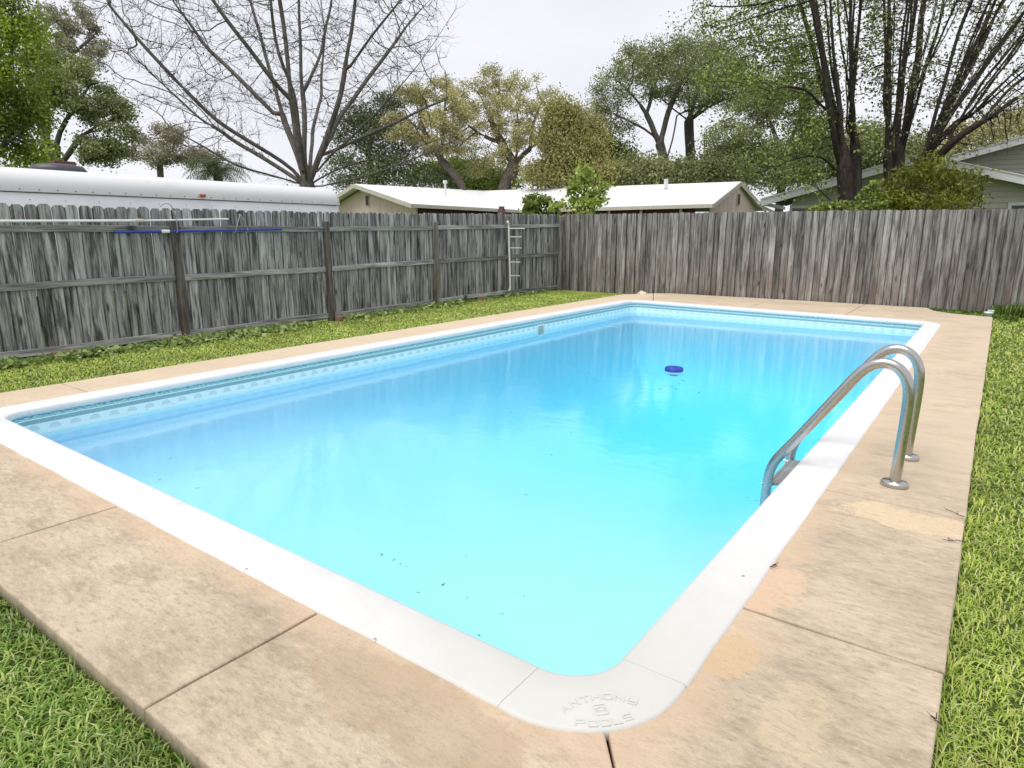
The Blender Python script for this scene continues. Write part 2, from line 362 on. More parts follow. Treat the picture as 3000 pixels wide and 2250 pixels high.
colr = t.mix(t.math('MULTIPLY', t.math('MULTIPLY', rings, t.math('GREATER_THAN', dv, 0.0)), 0.62), colr, (0.30, 0.46, 0.50))
scum = t.math('MULTIPLY', band(0.196, 0.205), t.ramp(t.noise(t.n('Mapping', {'Vector': uvv, 'Scale': (11, 40, 1)}).outputs[0], 1.0, 5, 0.7), 0.58, 0.66))
colr = t.mix(t.math('MULTIPLY', scum, 0.85), colr, (0.05, 0.07, 0.06))
M['band'] = t.pbr(colr, 0.35)
t = NT('pale_blue_liner'); c = t.coord()
colr = t.mix(t.ramp(t.noise(c, 0.8, 4), 0.3, 0.7), (0.545, 0.722, 0.90), (0.58, 0.745, 0.91))
colr = t.mix(t.math('MULTIPLY', t.ramp(t.noise(c, 14, 5, 0.7), 0.55, 0.75), 0.10), colr, (0.45, 0.74, 0.88))
M['liner'] = t.pbr(colr, 0.5)
wall_strip('liner_band', 0.0, 0.26, M['band'])
wall_strip('liner_wall', 0.258, 1.2, M['liner'], out=0.013, toz=lambda y: floor_z(y)-0.1)
fv = []; ff = []; nyf = 150; nxf = 80
for j in range(nyf+1):
    y = -0.05+(L+0.1)*j/nyf
    for i in range(nxf+1):
        x = -W-0.05+(W+0.1)*i/nxf; d_ = max(0, min(-x, x+W, y, L-y)); u_ = min(1, max(0, d_-0.01)/1.7); fz_ = floor_z(y)
        fv.append((x, y, -0.26+(fz_+0.26)*math.sqrt(max(0, 1-(1-u_)**2))))
for j in range(nyf):
    for i in range(nxf): k_ = j*(nxf+1)+i; ff.append((k_, k_+1, k_+nxf+2, k_+nxf+1))
fm = MB(); fm.add(fv, ff, True); pp(fm.build('pool_floor', M['liner']))

# coping sections
t = NT('white_coping_paint'); c = t.coord()
f1 = t.noise(c, 3.0, 5, 0.65); f2 = t.noise(c, 45, 5, 0.7)
colr = t.mix(t.ramp(f1, 0.35, 0.7), (0.66, 0.665, 0.672), (0.75, 0.75, 0.75))
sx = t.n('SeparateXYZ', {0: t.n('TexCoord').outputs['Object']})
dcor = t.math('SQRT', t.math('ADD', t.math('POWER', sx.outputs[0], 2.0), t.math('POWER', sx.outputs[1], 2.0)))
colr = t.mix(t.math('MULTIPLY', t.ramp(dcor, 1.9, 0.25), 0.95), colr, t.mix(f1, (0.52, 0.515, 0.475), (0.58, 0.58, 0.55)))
colr = t.mix(t.math('MULTIPLY', t.ramp(f2, 0.60, 0.78), 0.25), colr, (0.50, 0.49, 0.46))
colr = t.mix(t.math('MULTIPLY', t.ramp(t.noise(c, 7, 6, 0.7, 1.5), 0.58, 0.70), 0.5), colr, (0.56, 0.56, 0.58))
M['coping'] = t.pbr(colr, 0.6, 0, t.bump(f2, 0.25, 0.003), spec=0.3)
PROF = [(0.014, -0.052), (0.002, -0.046), (0.0, -0.030), (0.002, -0.008), (0.010, 0.004), (0.026, 0.010), (0.10, 0.010), (0.235, 0.010), (0.248, 0.006), (0.252, -0.004), (0.252, -0.03)]
def coping(stations, bulge=0.0):
    """stations: list of (x,y,nx,ny) along inner edge"""
    V = []; n = len(PROF)
    for si, (x, y, nx, ny) in enumerate(stations):
        jit = 0.0016*math.sin(si*0.37+len(stations))+0.0012*math.sin(si*0.93)+rs.uniform(-0.0006, 0.0008)+bulge*math.sin(math.pi*si/(len(stations)-1))
        for k, (d, z) in enumerate(PROF):
            dj = d + (jit if k >= 7 else 0); V.append((x+nx*dj, y+ny*dj, z+tilt(x, y)))
    F = [(i*n+k, i*n+k+1, (i+1)*n+k+1, (i+1)*n+k) for i in range(len(stations)-1) for k in range(n-1)]
    m = MB(); m.add(V, F, False); m.add(V[:n], [tuple(range(n))]); m.add(V[-n:], [tuple(range(n))[::-1]]); me = m.mesh('coping_section', M['coping'])
    for p in me.polygons: p.use_smooth = len(p.vertices) == 4
    return pp(link('coping_section', me))
def line_st(p, q, nx, ny, g0=0.0015, g1=0.0015, ds=0.05):
    d = Vector((q[0]-p[0], q[1]-p[1])); Lg = d.length; d.normalize(); n = max(2, int(Lg/ds))
    return [(p[0]+d.x*(g0+(Lg-g0-g1)*j/n), p[1]+d.y*(g0+(Lg-g0-g1)*j/n), nx, ny) for j in range(n+1)]
def arc_st(cx, cy, a0, a1): return [(cx+RC*math.cos(R(a0+(a1-a0)*j/12)), cy+RC*math.sin(R(a0+(a1-a0)*j/12)), math.cos(R(a0+(a1-a0)*j/12)), math.sin(R(a0+(a1-a0)*j/12))) for j in range(13)]
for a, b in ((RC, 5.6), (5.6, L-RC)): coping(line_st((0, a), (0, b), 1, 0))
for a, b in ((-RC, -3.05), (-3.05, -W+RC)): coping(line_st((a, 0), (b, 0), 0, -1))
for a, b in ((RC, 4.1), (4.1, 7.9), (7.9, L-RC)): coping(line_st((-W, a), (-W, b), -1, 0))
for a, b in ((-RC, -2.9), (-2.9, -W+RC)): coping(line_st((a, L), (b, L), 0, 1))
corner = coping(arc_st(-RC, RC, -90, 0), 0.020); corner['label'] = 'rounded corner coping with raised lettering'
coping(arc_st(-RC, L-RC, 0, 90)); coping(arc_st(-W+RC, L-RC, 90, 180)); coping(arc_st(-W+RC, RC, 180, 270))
# raised letters on the near corner piece
GL = {'A': [[(0, 0), (.5, 1), (1, 0)], [(.22, .38), (.78, .38)]], 'N': [[(0, 0), (0, 1), (1, 0), (1, 1)]], 'T': [[(0, 1), (1, 1)], [(.5, 1), (.5, 0)]],
      'H': [[(0, 0), (0, 1)], [(1, 0), (1, 1)], [(0, .5), (1, .5)]], 'O': [[(.08, 0), (.92, 0), (1, .1), (1, .9), (.92, 1), (.08, 1), (0, .9), (0, .1), (.08, 0)]],
      'Y': [[(0, 1), (0, .5), (1, .5)], [(1, 1), (1, .05), (.92, 0), (.1, 0)]], 'P': [[(0, 0), (0, 1), (.95, 1), (1, .9), (1, .5), (.95, .42), (0, .42)]],
      'L': [[(0, 1), (0, 0), (1, 0)]], 'S': [[(1, 1), (.05, 1), (0, .9), (0, .55), (1, .48), (1, .1), (.95, 0), (0, 0)]]}
TT = np.array([1, 1])/math.sqrt(2); NN = np.array([-1, 1])/math.sqrt(2)
SK = [0]
def stroke_glyph(m, strokes, ox, oy, ang, w_, h_, th=0.0042):
    ca, sa = math.cos(ang), math.sin(ang)
    def P3(u, v, z):
        a = (u-.5)*w_; b = (v-.5)*h_; lt = ox+a*ca-b*sa; ln = oy+a*sa+b*ca
        q = TT*lt+NN*ln; return (q[0], q[1], z)
    for st in strokes:
        for (a, b) in zip(st[:-1], st[1:]):
            p, q = Vector(P3(*a, 0.0108)), Vector(P3(*b, 0.0108)); d = (q-p).normalized()*th*0.45
            m.bar(p-d, q+d, th, 0.0040+0.00022*(SK[0] % 9)); SK[0] += 1
for ch, (lt, ln), an in zip('ANTHONYPOOLS', [(-.112, -.085), (-.074, -.064), (-.037, -.052), (0, -.048), (.038, -.051), (.075, -.063), (.111, -.084), (-.080, -.150), (-.041, -.160), (-.002, -.163), (.036, -.160), (.074, -.150)], [.55, .36, .18, 0, -.18, -.36, -.55, -.22, -.1, 0, .1, .22]):
    let = MB(); stroke_glyph(let, GL[ch], lt, ln, an, 0.027, 0.0235); let.build('letter', M['coping'], corner)
emb = MB()
stroke_glyph(emb, [[(.12, 0), (.88, 0), (1, .12), (1, .88), (.88, 1), (.12, 1), (0, .88), (0, .12), (.12, 0)], [(0, .42), (1, .42)], [(.1, .62), (.5, .78), (.9, .62)]], 0.0, -0.105, 0, 0.040, 0.044)
emb.build('emblem', M['coping'], corner)

# skimmer in the left wall
M['white_plastic'] = simple('white_plastic', (0.74, 0.77, 0.75), 0.4, var=0.05)
M['grey_inside'] = simple('grey_skimmer_inside', (0.40, 0.45, 0.42), 0.6)
sk = MB(); sx0 = -W-0.008; y0, y1, zt, zb = 7.74, 7.97, -0.085, -0.30
for a, b, c1, d1 in ((y0, y1, zt, zt-0.028), (y0, y1, zb+0.03, zb)): sk.box((sx0, (a+b)/2, (c1+d1)/2), (0.016, b-a, abs(c1-d1)))
for yy in (y0+0.015, y1-0.015): sk.box((sx0, yy, (zt+zb)/2), (0.0155, 0.03, zt-zb-0.058))
so_ = pp(bevel(sk.build('skimmer_frame', M['white_plastic']), 0.003))
sm = MB(); sm.add([(sx0+0.0005, y, z) for y, z in ((y0+.03, zt-.028), (y1-.03, zt-.028), (y1-.03, zb+.03), (y0+.03, zb+.03))], [(0, 1, 2, 3)])
pp(sm.build('skimmer_door', M['grey_inside']))

# water
t = NT('pool_water_surface'); c = t.coord('Object')
n1 = t.noise(t.n('Mapping', {'Vector': c, 'Scale': (1, 1, 1), 'Rotation': (0, 0, 0.5)}).outputs[0], 2.2, 2, 0.5)
n2 = t.noise(t.n('Mapping', {'Vector': c, 'Scale': (1.0, 1.9, 1), 'Rotation': (0, 0, -0.55)}).outputs[0], 8.0, 4, 0.6, 0.4)
hh = t.math('ADD', t.math('MULTIPLY', n1, 1.0), t.math('MULTIPLY', n2, 0.32))
bp = t.bump(hh, 0.06, 0.055)
fr = t.n('Fresnel', {'IOR': 1.333, 'Normal': bp}).outputs[0]
tr = t.n('BsdfTransparent', {'Color': (1, 1, 1)}); gl = t.n('BsdfGlossy', {'Color': (1, 1, 1), 'Roughness': 0.0, 'Normal': bp})
ms = t.n('MixShader', {0: fr, 1: tr.outputs[0], 2: gl.outputs[0]}); t.t.links.new(ms.outputs[0], t.out.inputs[0])
va = t.n('VolumeAbsorption', {'Color': (0.0, 0.968, 1.0), 'Density': 0.195}); t.t.links.new(va.outputs[0], t.out.inputs[1])
wm = MB(); wm.box((-W/2, L/2, (WATER-2.7)/2), (W+0.5, L+0.5, WATER+2.7)); wo = wm.build('pool_water', t.m)
tag(wo, 'clear turquoise pool water mirroring sky and trees', kind='structure')

# ------------------------------------------------------------------ pool ladder
t = NT('stainless_steel'); c = t.coord(); M['steel'] = t.pbr((0.50, 0.49, 0.47), t.ramp(t.noise(c, 20, 3), 0.3, 0.7, 0.2, 0.34), 1.0)
def smooth(pts, k=5):
    P = [Vector(p) for p in pts]; P = [P[0]*2-P[1]]+P+[P[-1]*2-P[-2]]; out = []
    for i in range(1, len(P)-2):
        for j in range(k):
            u = j/k; a, b, c_, d = P[i-1], P[i], P[i+1], P[i+2]
            out.append(0.5*((2*b)+(c_-a)*u+(2*a-5*b+4*c_-d)*u*u+(3*b-a-3*c_+d)*u**3))
    out.append(P[-2]); return out
lad = empty('pool_ladder', (0.2, 2.99, 0), 'stainless steel pool ladder with two looped handrails over the white coping', 'pool ladder')
LI = Matrix.Translation((-0.2, -2.99, 0))
prof = [(.570, 0.0), (.574, .18), (.580, .42), (.579, .55), (.566, .63), (.535, .69), (.49, .726), (.43, .738), (.365, .715), (.305, .655), (.23, .545), (.036, .246), (-.075, .085), (-.125, .005), (-.150, -.07), (-.160, -.16), (-.163, -.30), (-.165, -.7), (-.165, -1.05)]
for yy in (2.68, 3.29):
    m = MB(); m.tube(smooth([(x, yy, z) for x, z in prof]), 0.031, 16); o = m.build('handrail', M['steel'], lad); o.matrix_parent_inverse = LI
    m = MB(); m.lathe((0.570, yy, 0.0), [(0.072, 0.0), (0.076, 0.006), (0.076, 0.022), (0.068, 0.032), (0.034, 0.036)], 28, 0.82)
    o = m.build('escutcheon', M['steel'], lad); o.matrix_parent_inverse = LI
M['tread'] = simple('grey_ladder_tread', (0.36, 0.37, 0.37), 0.35, 0.4, bump=0.3)
for z in (-.16, -.44, -.72):
    m = MB(); N = 6
    for j in range(N): m.box((-.100-.021*j+.05, 2.985, z+0.006*math.sin(j)), (0.0195, 0.55, 0.022+0.004*(j % 2)))
    o = bevel(m.build('step', M['tread'], lad), 0.004); o.matrix_parent_inverse = LI
    for yy in (2.70, 3.27):
        m = MB(); m.tube([(-.15, yy, z-0.012), (-.20, yy, z-0.012)], 0.012, 8); q = m.build('bolt', M['steel'], o); 

# ------------------------------------------------------------------ floating chlorine dispenser
fl = empty('floating_dispenser', (-2.17, 5.92, WATER), 'blue lidded white chlorine floater drifting on the pool', 'chlorine floater')
m = MB(); m.lathe((0, 0, 0), [(0.05, -0.05), (0.052, -0.03), (0.085, -0.022), (0.104, -0.004), (0.106, 0.010), (0.100, 0.016), (0.0, 0.018)], 32); m.build('float_body', M['white_plastic'], fl)
M['blue_plastic'] = simple('cobalt_blue_plastic', (0.012, 0.05, 0.38), 0.35, var=0.08)
m = MB(); m.lathe((0, 0, 0), [(0.112, 0.008), (0.114, 0.014), (0.110, 0.046), (0.102, 0.054), (0.090, 0.054), (0.085, 0.047), (0.02, 0.044), (0.018, 0.055), (0.0, 0.055)], 32); m.build('lid', M['blue_plastic'], fl)
m = MB(); m.lathe((0, 0, 0), [(0.05, -0.02), (0.052, -0.045), (0.0, -0.045)], 20); m.build('basket', M['blue_plastic'], fl)
# ------------------------------------------------------------------ fences
def board_mesh(kind, seed):
    r = random.Random(seed); H = 1.85; wd = 0.138 if kind == 'dog' else 0.148; th = 0.017; V = []; F = []
    cup = r.uniform(-0.006, 0.010) if kind == 'dog' else r.uniform(0.006, 0.020); bow = r.uniform(-0.008, 0.008); edge = [r.uniform(-0.003, 0.003) for _ in range(8)]
    ns = 5; xs = [-0.5, -0.17, 0.17, 0.5]
    for side in (1, -1):
        for j in range(ns+1):
            z = H*j/ns
            for i, u in enumerate(xs):
                zz = z
                if j == ns:
                    if kind == 'dog': zz = H-(0.033 if abs(u) > 0.4 else 0.0)
                    else: zz = H-(0.012 if abs(u) > 0.4 else 0)+r.uniform(-0.003, 0.003)*0
                x = u*wd+(edge[j]*1.6*(1 if u > 0 else -1) if abs(u) > .4 else 0)
                if j == ns and kind == 'dog' and abs(u) < 0.4: x = u*wd*1.7
                y = cup*(1-4*u*u)+bow*math.sin(z*2.2)+side*th/2
                V.append((x, y, zz))
    n = 4; o = (ns+1)*n
    for j in range(ns):
        for i in range(3):
            a = j*n+i; F.append((a, a+n, a+n+1, a+1)); a += o; F.append((a, a+1, a+n+1, a+n))
        a = j*n; F.append((a, a+o, a+n+o, a+n)); a = j*n+3; F.append((a, a+n, a+n+o, a+o))
    for i in range(3): F.append((i, i+1, i+1+o, i+o)); a = ns*n+i; F.append((a, a+o, a+o+1, a+1))
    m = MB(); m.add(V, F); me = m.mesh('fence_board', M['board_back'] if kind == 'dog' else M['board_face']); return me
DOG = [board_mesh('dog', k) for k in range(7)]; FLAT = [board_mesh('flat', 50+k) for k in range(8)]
rf = random.Random(11)
FZ = -0.08
LP = [(-8.56, -7.2, 1.77), (-8.55, -4.6, 1.78), (-8.55, -2.05, 1.78), (-8.55, .55, 1.785), (-8.53, 3.16, 1.79), (-8.60, 5.83, 1.81), (-8.80, 8.79, 1.86), (-8.90, 11.55, 1.92), (-8.75, 13.72, 1.95)]
lf = empty('wooden_fence', (-8.55, 3, FZ), 'weathered grey dog-ear board fence with posts and rails showing, beside the grass strip', 'fence')
LFI = Matrix.Translation((8.55, -3, -FZ))
def put(o, par, inv): o.parent = par; o.matrix_parent_inverse = inv; return o
for i in range(len(LP)-1):
    a, b = LP[i], LP[i+1]; A = Vector((a[0], a[1], 0)); Bv = Vector((b[0], b[1], 0)); d = (Bv-A); Lg = d.length; d.normalize(); nn = Vector((d.y, -d.x, 0))
    ang = math.atan2(d.y, d.x); pitch = 0.1455; k = round(Lg/pitch)
    for j in range(k):
        s = (j+0.5)/k*Lg; top = a[2]+(b[2]-a[2])*s/Lg+rf.uniform(-0.008, 0.008)
        o = link('fence_board', DOG[rf.randrange(7)]); h = top-(FZ+0.045); gapw = 1.0*(Lg/k)/0.1455
        o.scale = (gapw*rf.choice((1.035, 1.035, 1.02, 1.01, 0.99) if i != 3 or rf.random() > 0.4 else (0.97, 0.96)), 1, h/1.85)
        p = A+d*s+nn*rf.uniform(-0.003, 0.003); o.location = (p.x, p.y, FZ+0.045+rf.uniform(-0.01, 0.005))
        o.rotation_euler = (rf.uniform(-.003, .003), rf.uniform(-.006, .006), ang+math.pi*rf.randrange(2)+rf.uniform(-.012, .012)); put(o, lf, LFI)
    for hi, hz in enumerate((0.03, 0.83, 1.50)):
        w_ = 0.088; za = hz+(a[2]-1.79)*(0, .5, .95)[hi]+FZ+0.08; zb_ = hz+(b[2]-1.79)*(0, .5, .95)[hi]+FZ+0.08+rf.uniform(-.01, .01)
        m = MB(); p0 = A+d*0.052+nn*0.034; p1 = Bv-d*0.052+nn*0.034; c0 = (p0+p1)/2
        ns = 8; V = []
        for q in range(ns+1):
            u = q/ns; P0 = p0+(p1-p0)*u; zz = za+(zb_-za)*u+0.008*math.sin(u*5+i+hi)*math.sin(u*math.pi)
            for (oy, oz) in ((-.019, -w_/2), (.019, -w_/2+.003), (.019, w_/2-.003), (-.019, w_/2)): V.append((P0.x+nn.x*oy-c0.x, P0.y+nn.y*oy-c0.y, zz+oz))
        # local frame: long axis must be local z for the grain, so build upright then rotate
        loc = Vector((c0.x, c0.y, (za+zb_)/2)); rot = Matrix((nn, Vector((0, 0, 1)), d)).transposed().to_4x4()
        inv = rot.inverted(); V2 = [inv @ Vector((v[0], v[1], v[2]-loc.z)) for v in V]
        F = [(q*4+e, q*4+(e+1) % 4, q*4+4+(e+1) % 4, q*4+4+e) for q in range(ns) for e in range(4)]+[(3, 2, 1, 0), (ns*4, ns*4+1, ns*4+2, ns*4+3)]
        m.add(V2, F); o = m.build('rail', M['rail_wood']); o.matrix_world = Matrix.Translation(loc) @ rot; put(o, lf, LFI); bevel(o, 0.004, 2)
def post(x, y, zt, lean=0.0):
    m = MB(); V = []; r = rf.random()*6
    for j in range(7):
        z = (zt-FZ+0.1)*j/6; s_ = 0.047*(1+0.06*math.sin(j*1.7+r))
        for k in range(4): V.append((s_*(1, 1, -1, -1)[k]+0.006*math.sin(j+r), s_*(-1, 1, 1, -1)[k], z+(0.012*math.sin(k+r) if j == 6 else 0)))
    F = [(q*4+e, q*4+(e+1) % 4, q*4+4+(e+1) % 4, q*4+4+e) for q in range(6) for e in range(4)]+[(24, 25, 26, 27)]
    m.add(V, F); o = m.build('post', M['post_wood']); bevel(o, 0.008, 2); o.location = (x, y, FZ-0.1); o.rotation_euler = (0, lean, rf.uniform(-.05, .05)+0.05); put(o, lf, LFI)
for i, a in enumerate(LP[:-1]): post(a[0]+0.062, a[1], a[2]-(0.17 if i != 7 else 0.03), rf.uniform(-0.01, 0.01))
post(LP[-1][0]+0.05, LP[-1][1]-0.06, 1.9)

RP = [(-8.74, 13.80, 1.95, -0.07), (-5.58, 13.80, 1.945, -0.06), (-0.17, 14.34, 1.955, -0.02), (1.3, 14.50, 1.95, -0.05), (5.2, 14.95, 1.95, -0.06)]
rfn = empty('wooden_fence', (-2, 14.2, FZ), 'flat board face of the taupe weathered fence across the far end of the pool', 'fence')
RFI = Matrix.Translation((2, -14.2, -FZ))
for i in range(len(RP)-1):
    a, b = RP[i], RP[i+1]; A = Vector((a[0], a[1], 0)); Bv = Vector((b[0], b[1], 0)); d = (Bv-A); Lg = d.length; d.normalize(); nn = Vector((d.y, -d.x, 0)); ang = math.atan2(d.y, d.x)
    k = round(Lg/0.138)
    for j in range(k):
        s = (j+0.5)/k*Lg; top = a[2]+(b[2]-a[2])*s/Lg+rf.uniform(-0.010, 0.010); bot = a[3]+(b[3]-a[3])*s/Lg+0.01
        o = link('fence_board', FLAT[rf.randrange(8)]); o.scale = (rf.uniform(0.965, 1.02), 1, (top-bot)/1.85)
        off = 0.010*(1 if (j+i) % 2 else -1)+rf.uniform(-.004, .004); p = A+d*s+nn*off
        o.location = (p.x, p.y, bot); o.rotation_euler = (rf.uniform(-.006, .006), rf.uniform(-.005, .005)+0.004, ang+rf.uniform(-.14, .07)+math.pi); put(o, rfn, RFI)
    for hz in (0.25, 0.95, 1.65):
        m = MB(); p0 = A-nn*0.055; p1 = Bv-nn*0.055; m.bar((p0.x, p0.y, hz), (p1.x, p1.y, hz), 0.038, 0.09); o = m.build('rail', M['rail_wood']); put(o, rfn, RFI)

# bricks tucked under the fence
M['brick'] = simple('faded_red_brick', (0.36, 0.22, 0.15), 0.9, var=0.2, sc=20, bump=0.4)
for (px, py, rz, lb) in ((135, 768, 1.5, 'faded brick tucked under the grey fence left of the leaning post'), (425, 730, 1.6, 'faded brick beside the foot of the brown fence post below the blue pole'),
                     (738, 690, 1.5, 'faded brick at the foot of the second fence post'), (1040, 637, 1.5, 'reddish brick under the fence just left of the white peg rack'), (1198, 624, 0.1, 'reddish brick at the inner corner of the two fences')):
    X = {135: -8.40, 425: -8.36, 738: -8.42, 1040: -8.74}.get(px)
    q = onx(px, py, X) if X else onz(px, py, FZ)
    m = MB(); m.box((0, 0, 0.035), (0.22, 0.09, 0.085)); o = bevel(m.build('brick', M['brick']), 0.006); o.location = (q[0], q[1], FZ+0.02); o.rotation_euler = (0.03, 0.05, rz)
    tag(o, lb, 'brick', 'bricks tucked under the fence')

# poles hung on the fence
M['white_paint'] = simple('white_painted_metal', (0.76, 0.77, 0.76), 0.4, var=0.06, sc=15)
M['blue_metal'] = simple('blue_anodised_metal', (0.03, 0.075, 0.42), 0.3, 0.5, var=0.1)
M['yellowed'] = simple('yellowed_plastic', (0.52, 0.47, 0.34), 0.5)
M['wire'] = simple('grey_hook_wire', (0.42, 0.42, 0.40), 0.5, 0.6)
XP = -8.385
wp = empty('telescopic_pole', (XP, 1.5, 1.6), 'white telescopic pole with a yellowed joint hung along the grey fence', 'pole'); wi = Matrix.Translation((-XP, -1.5, -1.6))
m = MB(); m.tube([(XP, -1.1, 1.56), (XP, 1.2, 1.585), (XP, 2.66, 1.612)], 0.0165, 10); put(m.build('outer_tube', M['white_paint']), wp, wi)
m = MB(); m.tube([(XP, 2.66, 1.612), (XP, 3.93, 1.655)], 0.0125, 10); put(m.build('inner_tube', M['white_paint']), wp, wi)
m = MB(); m.tube([(XP, 2.60, 1.611), (XP, 2.66, 1.613), (XP, 2.72, 1.614)], [0.021, 0.025, 0.02], 10); put(m.build('twist_joint', M['yellowed']), wp, wi)
bp_ = empty('telescopic_pole', (XP, 3.6, 1.48), 'blue telescopic pole with a white collar hung below the white pole', 'pole'); bi = Matrix.Translation((-XP, -3.6, -1.48))
m = MB(); m.tube([(XP, 2.33, 1.463), (XP, 2.98, 1.474)], 0.018, 10); put(m.build('outer_tube', M['blue_metal']), bp_, bi)
m = MB(); m.tube([(XP, 2.98, 1.474), (XP, 4.84, 1.513)], 0.0155, 10); put(m.build('inner_tube', M['blue_metal']), bp_, bi)
m = MB(); m.tube([(XP, 2.93, 1.473), (XP, 2.98, 1.474), (XP, 3.04, 1.475)], [0.024, 0.026, 0.022], 10); put(m.build('collar', M['white_plastic']), bp_, bi)
for (y, zt, lb, kk) in ((3.14, 1.74, 'wire hook on the fence post holding both poles', 0), (4.02, 1.72, 'bent wire hook holding the blue pole near its right end', 1), (4.22, 1.72, 'loose wire hook at the right end of the blue pole', 1)):
    m = MB(); lean = 0.10*kk*(1 if y < 4.1 else -1)
    pts = [(-8.42, y+lean, zt), (XP+0.02, y+lean*.9, zt-0.01), (XP+0.03, y+lean*0.4, zt-0.12), (XP+0.028, y, 1.485), (XP+0.012, y-0.01, 1.455), (XP-0.02, y-0.012, 1.462), (XP-0.024, y-0.01, 1.50)]
    m.tube(smooth(pts, 3), 0.0055, 6); o = m.build('wire_hook', M['wire']); tag(o, lb, 'hook', 'wire hooks on the fence')
m = MB(); m.tube(smooth([(-8.43, 2.98, 1.80), (-8.42, 3.00, 1.83), (-8.41, 3.06, 1.845), (-8.41, 3.12, 1.82), (-8.42, 3.14, 1.72)], 3), 0.007, 6)
tag(m.build('wire_hook', M['wire']), 'curved wire hook at the top of the post above the white pole', 'hook', 'wire hooks on the fence')

# white peg rack against the last bay
rk = empty('peg_rack', (-8.72, 11.62, 0), 'white metal rack with five pegs leaning on the fence by the corner', 'rack'); ri = Matrix.Translation((8.72, -11.62, 0))
def fx(px, py): return onx((750+px/2.458)/K, (450+py/2.458)/K, -8.72)
a_, b_, c_ = fx(1818, 505), fx(1830, 960), fx(1826, 985)
m = MB(); m.tube(smooth([a_+np.array([0, -.05, 0.02]), a_, (a_+b_)/2, b_, c_+np.array([0, -.05, 0])], 4), 0.022, 10); put(m.build('upright', M['white_paint']), rk, ri)
for (px, py) in ((1935, 540), (1910, 600), (1908, 680), (1900, 782), (1897, 880)):
    e = fx(px, py); s0 = fx(1822+(py-500)*0.02, py-0.5); m = MB(); m.tube([s0, e], 0.0145, 8); put(m.build('peg', M['white_paint']), rk, ri)

# rock and pipe cap
def blob(name, loc, size, mat, seed, label, cat):
    bm = bmesh.new(); bmesh.ops.create_icosphere(bm, subdivisions=2, radius=1); r = random.Random(seed)
    for v in bm.verts: v.co *= 1+r.uniform(-.16, .16); v.co = Vector((v.co.x*size[0], v.co.y*size[1], max(-0.3, v.co.z)*size[2]))
    me = bpy.data.meshes.new(name); bm.to_mesh(me); bm.free(); me.materials.append(mat); o = link(name, me); o.location = loc; return tag(o, label, cat)
blob('rock', (-5.92, 12.95, 0.035), (0.115, 0.085, 0.09), simple('pale_cream_rock', (0.66, 0.58, 0.47), 0.9, bump=0.5), 3, 'pale cream rock on the deck edge before the far fence', 'rock')
pcap = empty('drain_cap', (0.86, 13.36, -0.06), 'small pale drain riser in the grass at the far right deck corner', 'drain cap')
m = MB(); m.lathe((0, 0, 0), [(0.055, 0), (0.055, 0.10), (0.075, 0.10), (0.075, 0.135), (0.0, 0.14)], 20); m.build('riser', M['white_plastic'], pcap)
m = MB(); m.box((0.03, 0, 0.155), (0.10, 0.07, 0.03)); bevel(m.build('cap_lid', simple('pale_aqua_plastic', (0.50, 0.66, 0.64), 0.5), pcap), 0.006)

# twigs on the deck, fallen leaves on the water and the coping
M['twig'] = simple('dark_twig', (0.05, 0.035, 0.025), 0.9)
def twig(p, q, lb, seed):
    r = random.Random(seed); p = Vector((*p, 0.008)); q = Vector((*q, 0.008)); pts = [p+(q-p)*j/5+Vector((r.uniform(-.008, .008), r.uniform(-.008, .008), r.uniform(0, .006))) for j in range(6)]
    m = MB(); m.tube(pts, [0.0024, .002, .002, .0016, .0012, .0008], 5)
    for j in (1, 2, 3, 4):
        e = pts[j]+Vector((r.uniform(-.03, .03), r.uniform(-.02, .03), r.uniform(0.002, .012))); m.tube([pts[j], e], [0.002, 0.001], 4)
    tag(m.build('twig', M['twig']), lb, 'twig', 'twigs fallen on the deck')
twig((0.94, 2.36), (0.83, 2.45), 'dark twig across the deck joint beside the right grass', 1)
twig((0.94, 2.015), (0.85, 1.975), 'thin dark twig pointing in from the grass, below the joint twig', 2)
twig((0.952, 0.49), (0.925, 0.515), 'short dark twig on the near right deck edge', 3)
twig((0.255, 1.20), (0.262, 1.24), 'tiny curled twig on the edge of the right coping', 4)
M['leafdark'] = simple('wet_dark_leaf', (0.030, 0.045, 0.035), 0.6); M['leafbrown'] = simple('dry_brown_leaf', (0.10, 0.07, 0.04), 0.8)
def leaf_mesh(name, mat, s):
    V = [(-1, 0, 0), (-.5, .28, .06), (0, .36, .10), (.6, .22, .05), (1, 0, 0), (.6, -.22, .05), (0, -.34, .1), (-.5, -.26, .06), (0, 0, 0)]
    m = MB(); m.add([(x*s, y*s, z*s) for x, y, z in V], [(i, (i+1) % 8, 8) for i in range(8)]); return m.mesh(name, mat)
LFm = leaf_mesh('leaf', M['leafdark'], 0.022)
def F1(x, y): return (1400+x/3.16, 800+y/3.16)
def F8(x, y): return (700+x/2.212, 1300+y/2.212)
spots = [F1(1685, 1070), F1(1800, 1050), F1(1835, 1072), F1(1865, 1025), F1(2050, 1105), F1(1900, 995), F1(300, 1290), F1(1275, 1135), F1(865, 1475), F1(1885, 1350), F1(1000, 1300)] + \
        [F8(925, 718), F8(1005, 752), F8(1045, 776), F8(1088, 797), F8(1162, 963), F8(1325, 912), F8(1480, 998), F8(1845, 985), F8(1860, 330), F8(1705, 1102), F8(2023, 70), F8(1470, 730), F8(1555, 1240)] + \
        [(1385/2.765, 1100+670/2.765), (1295/2.765, 1100+842/2.765), (1600/2.765, 1100+912/2.765), (2190, 1458), (2215, 1466)]
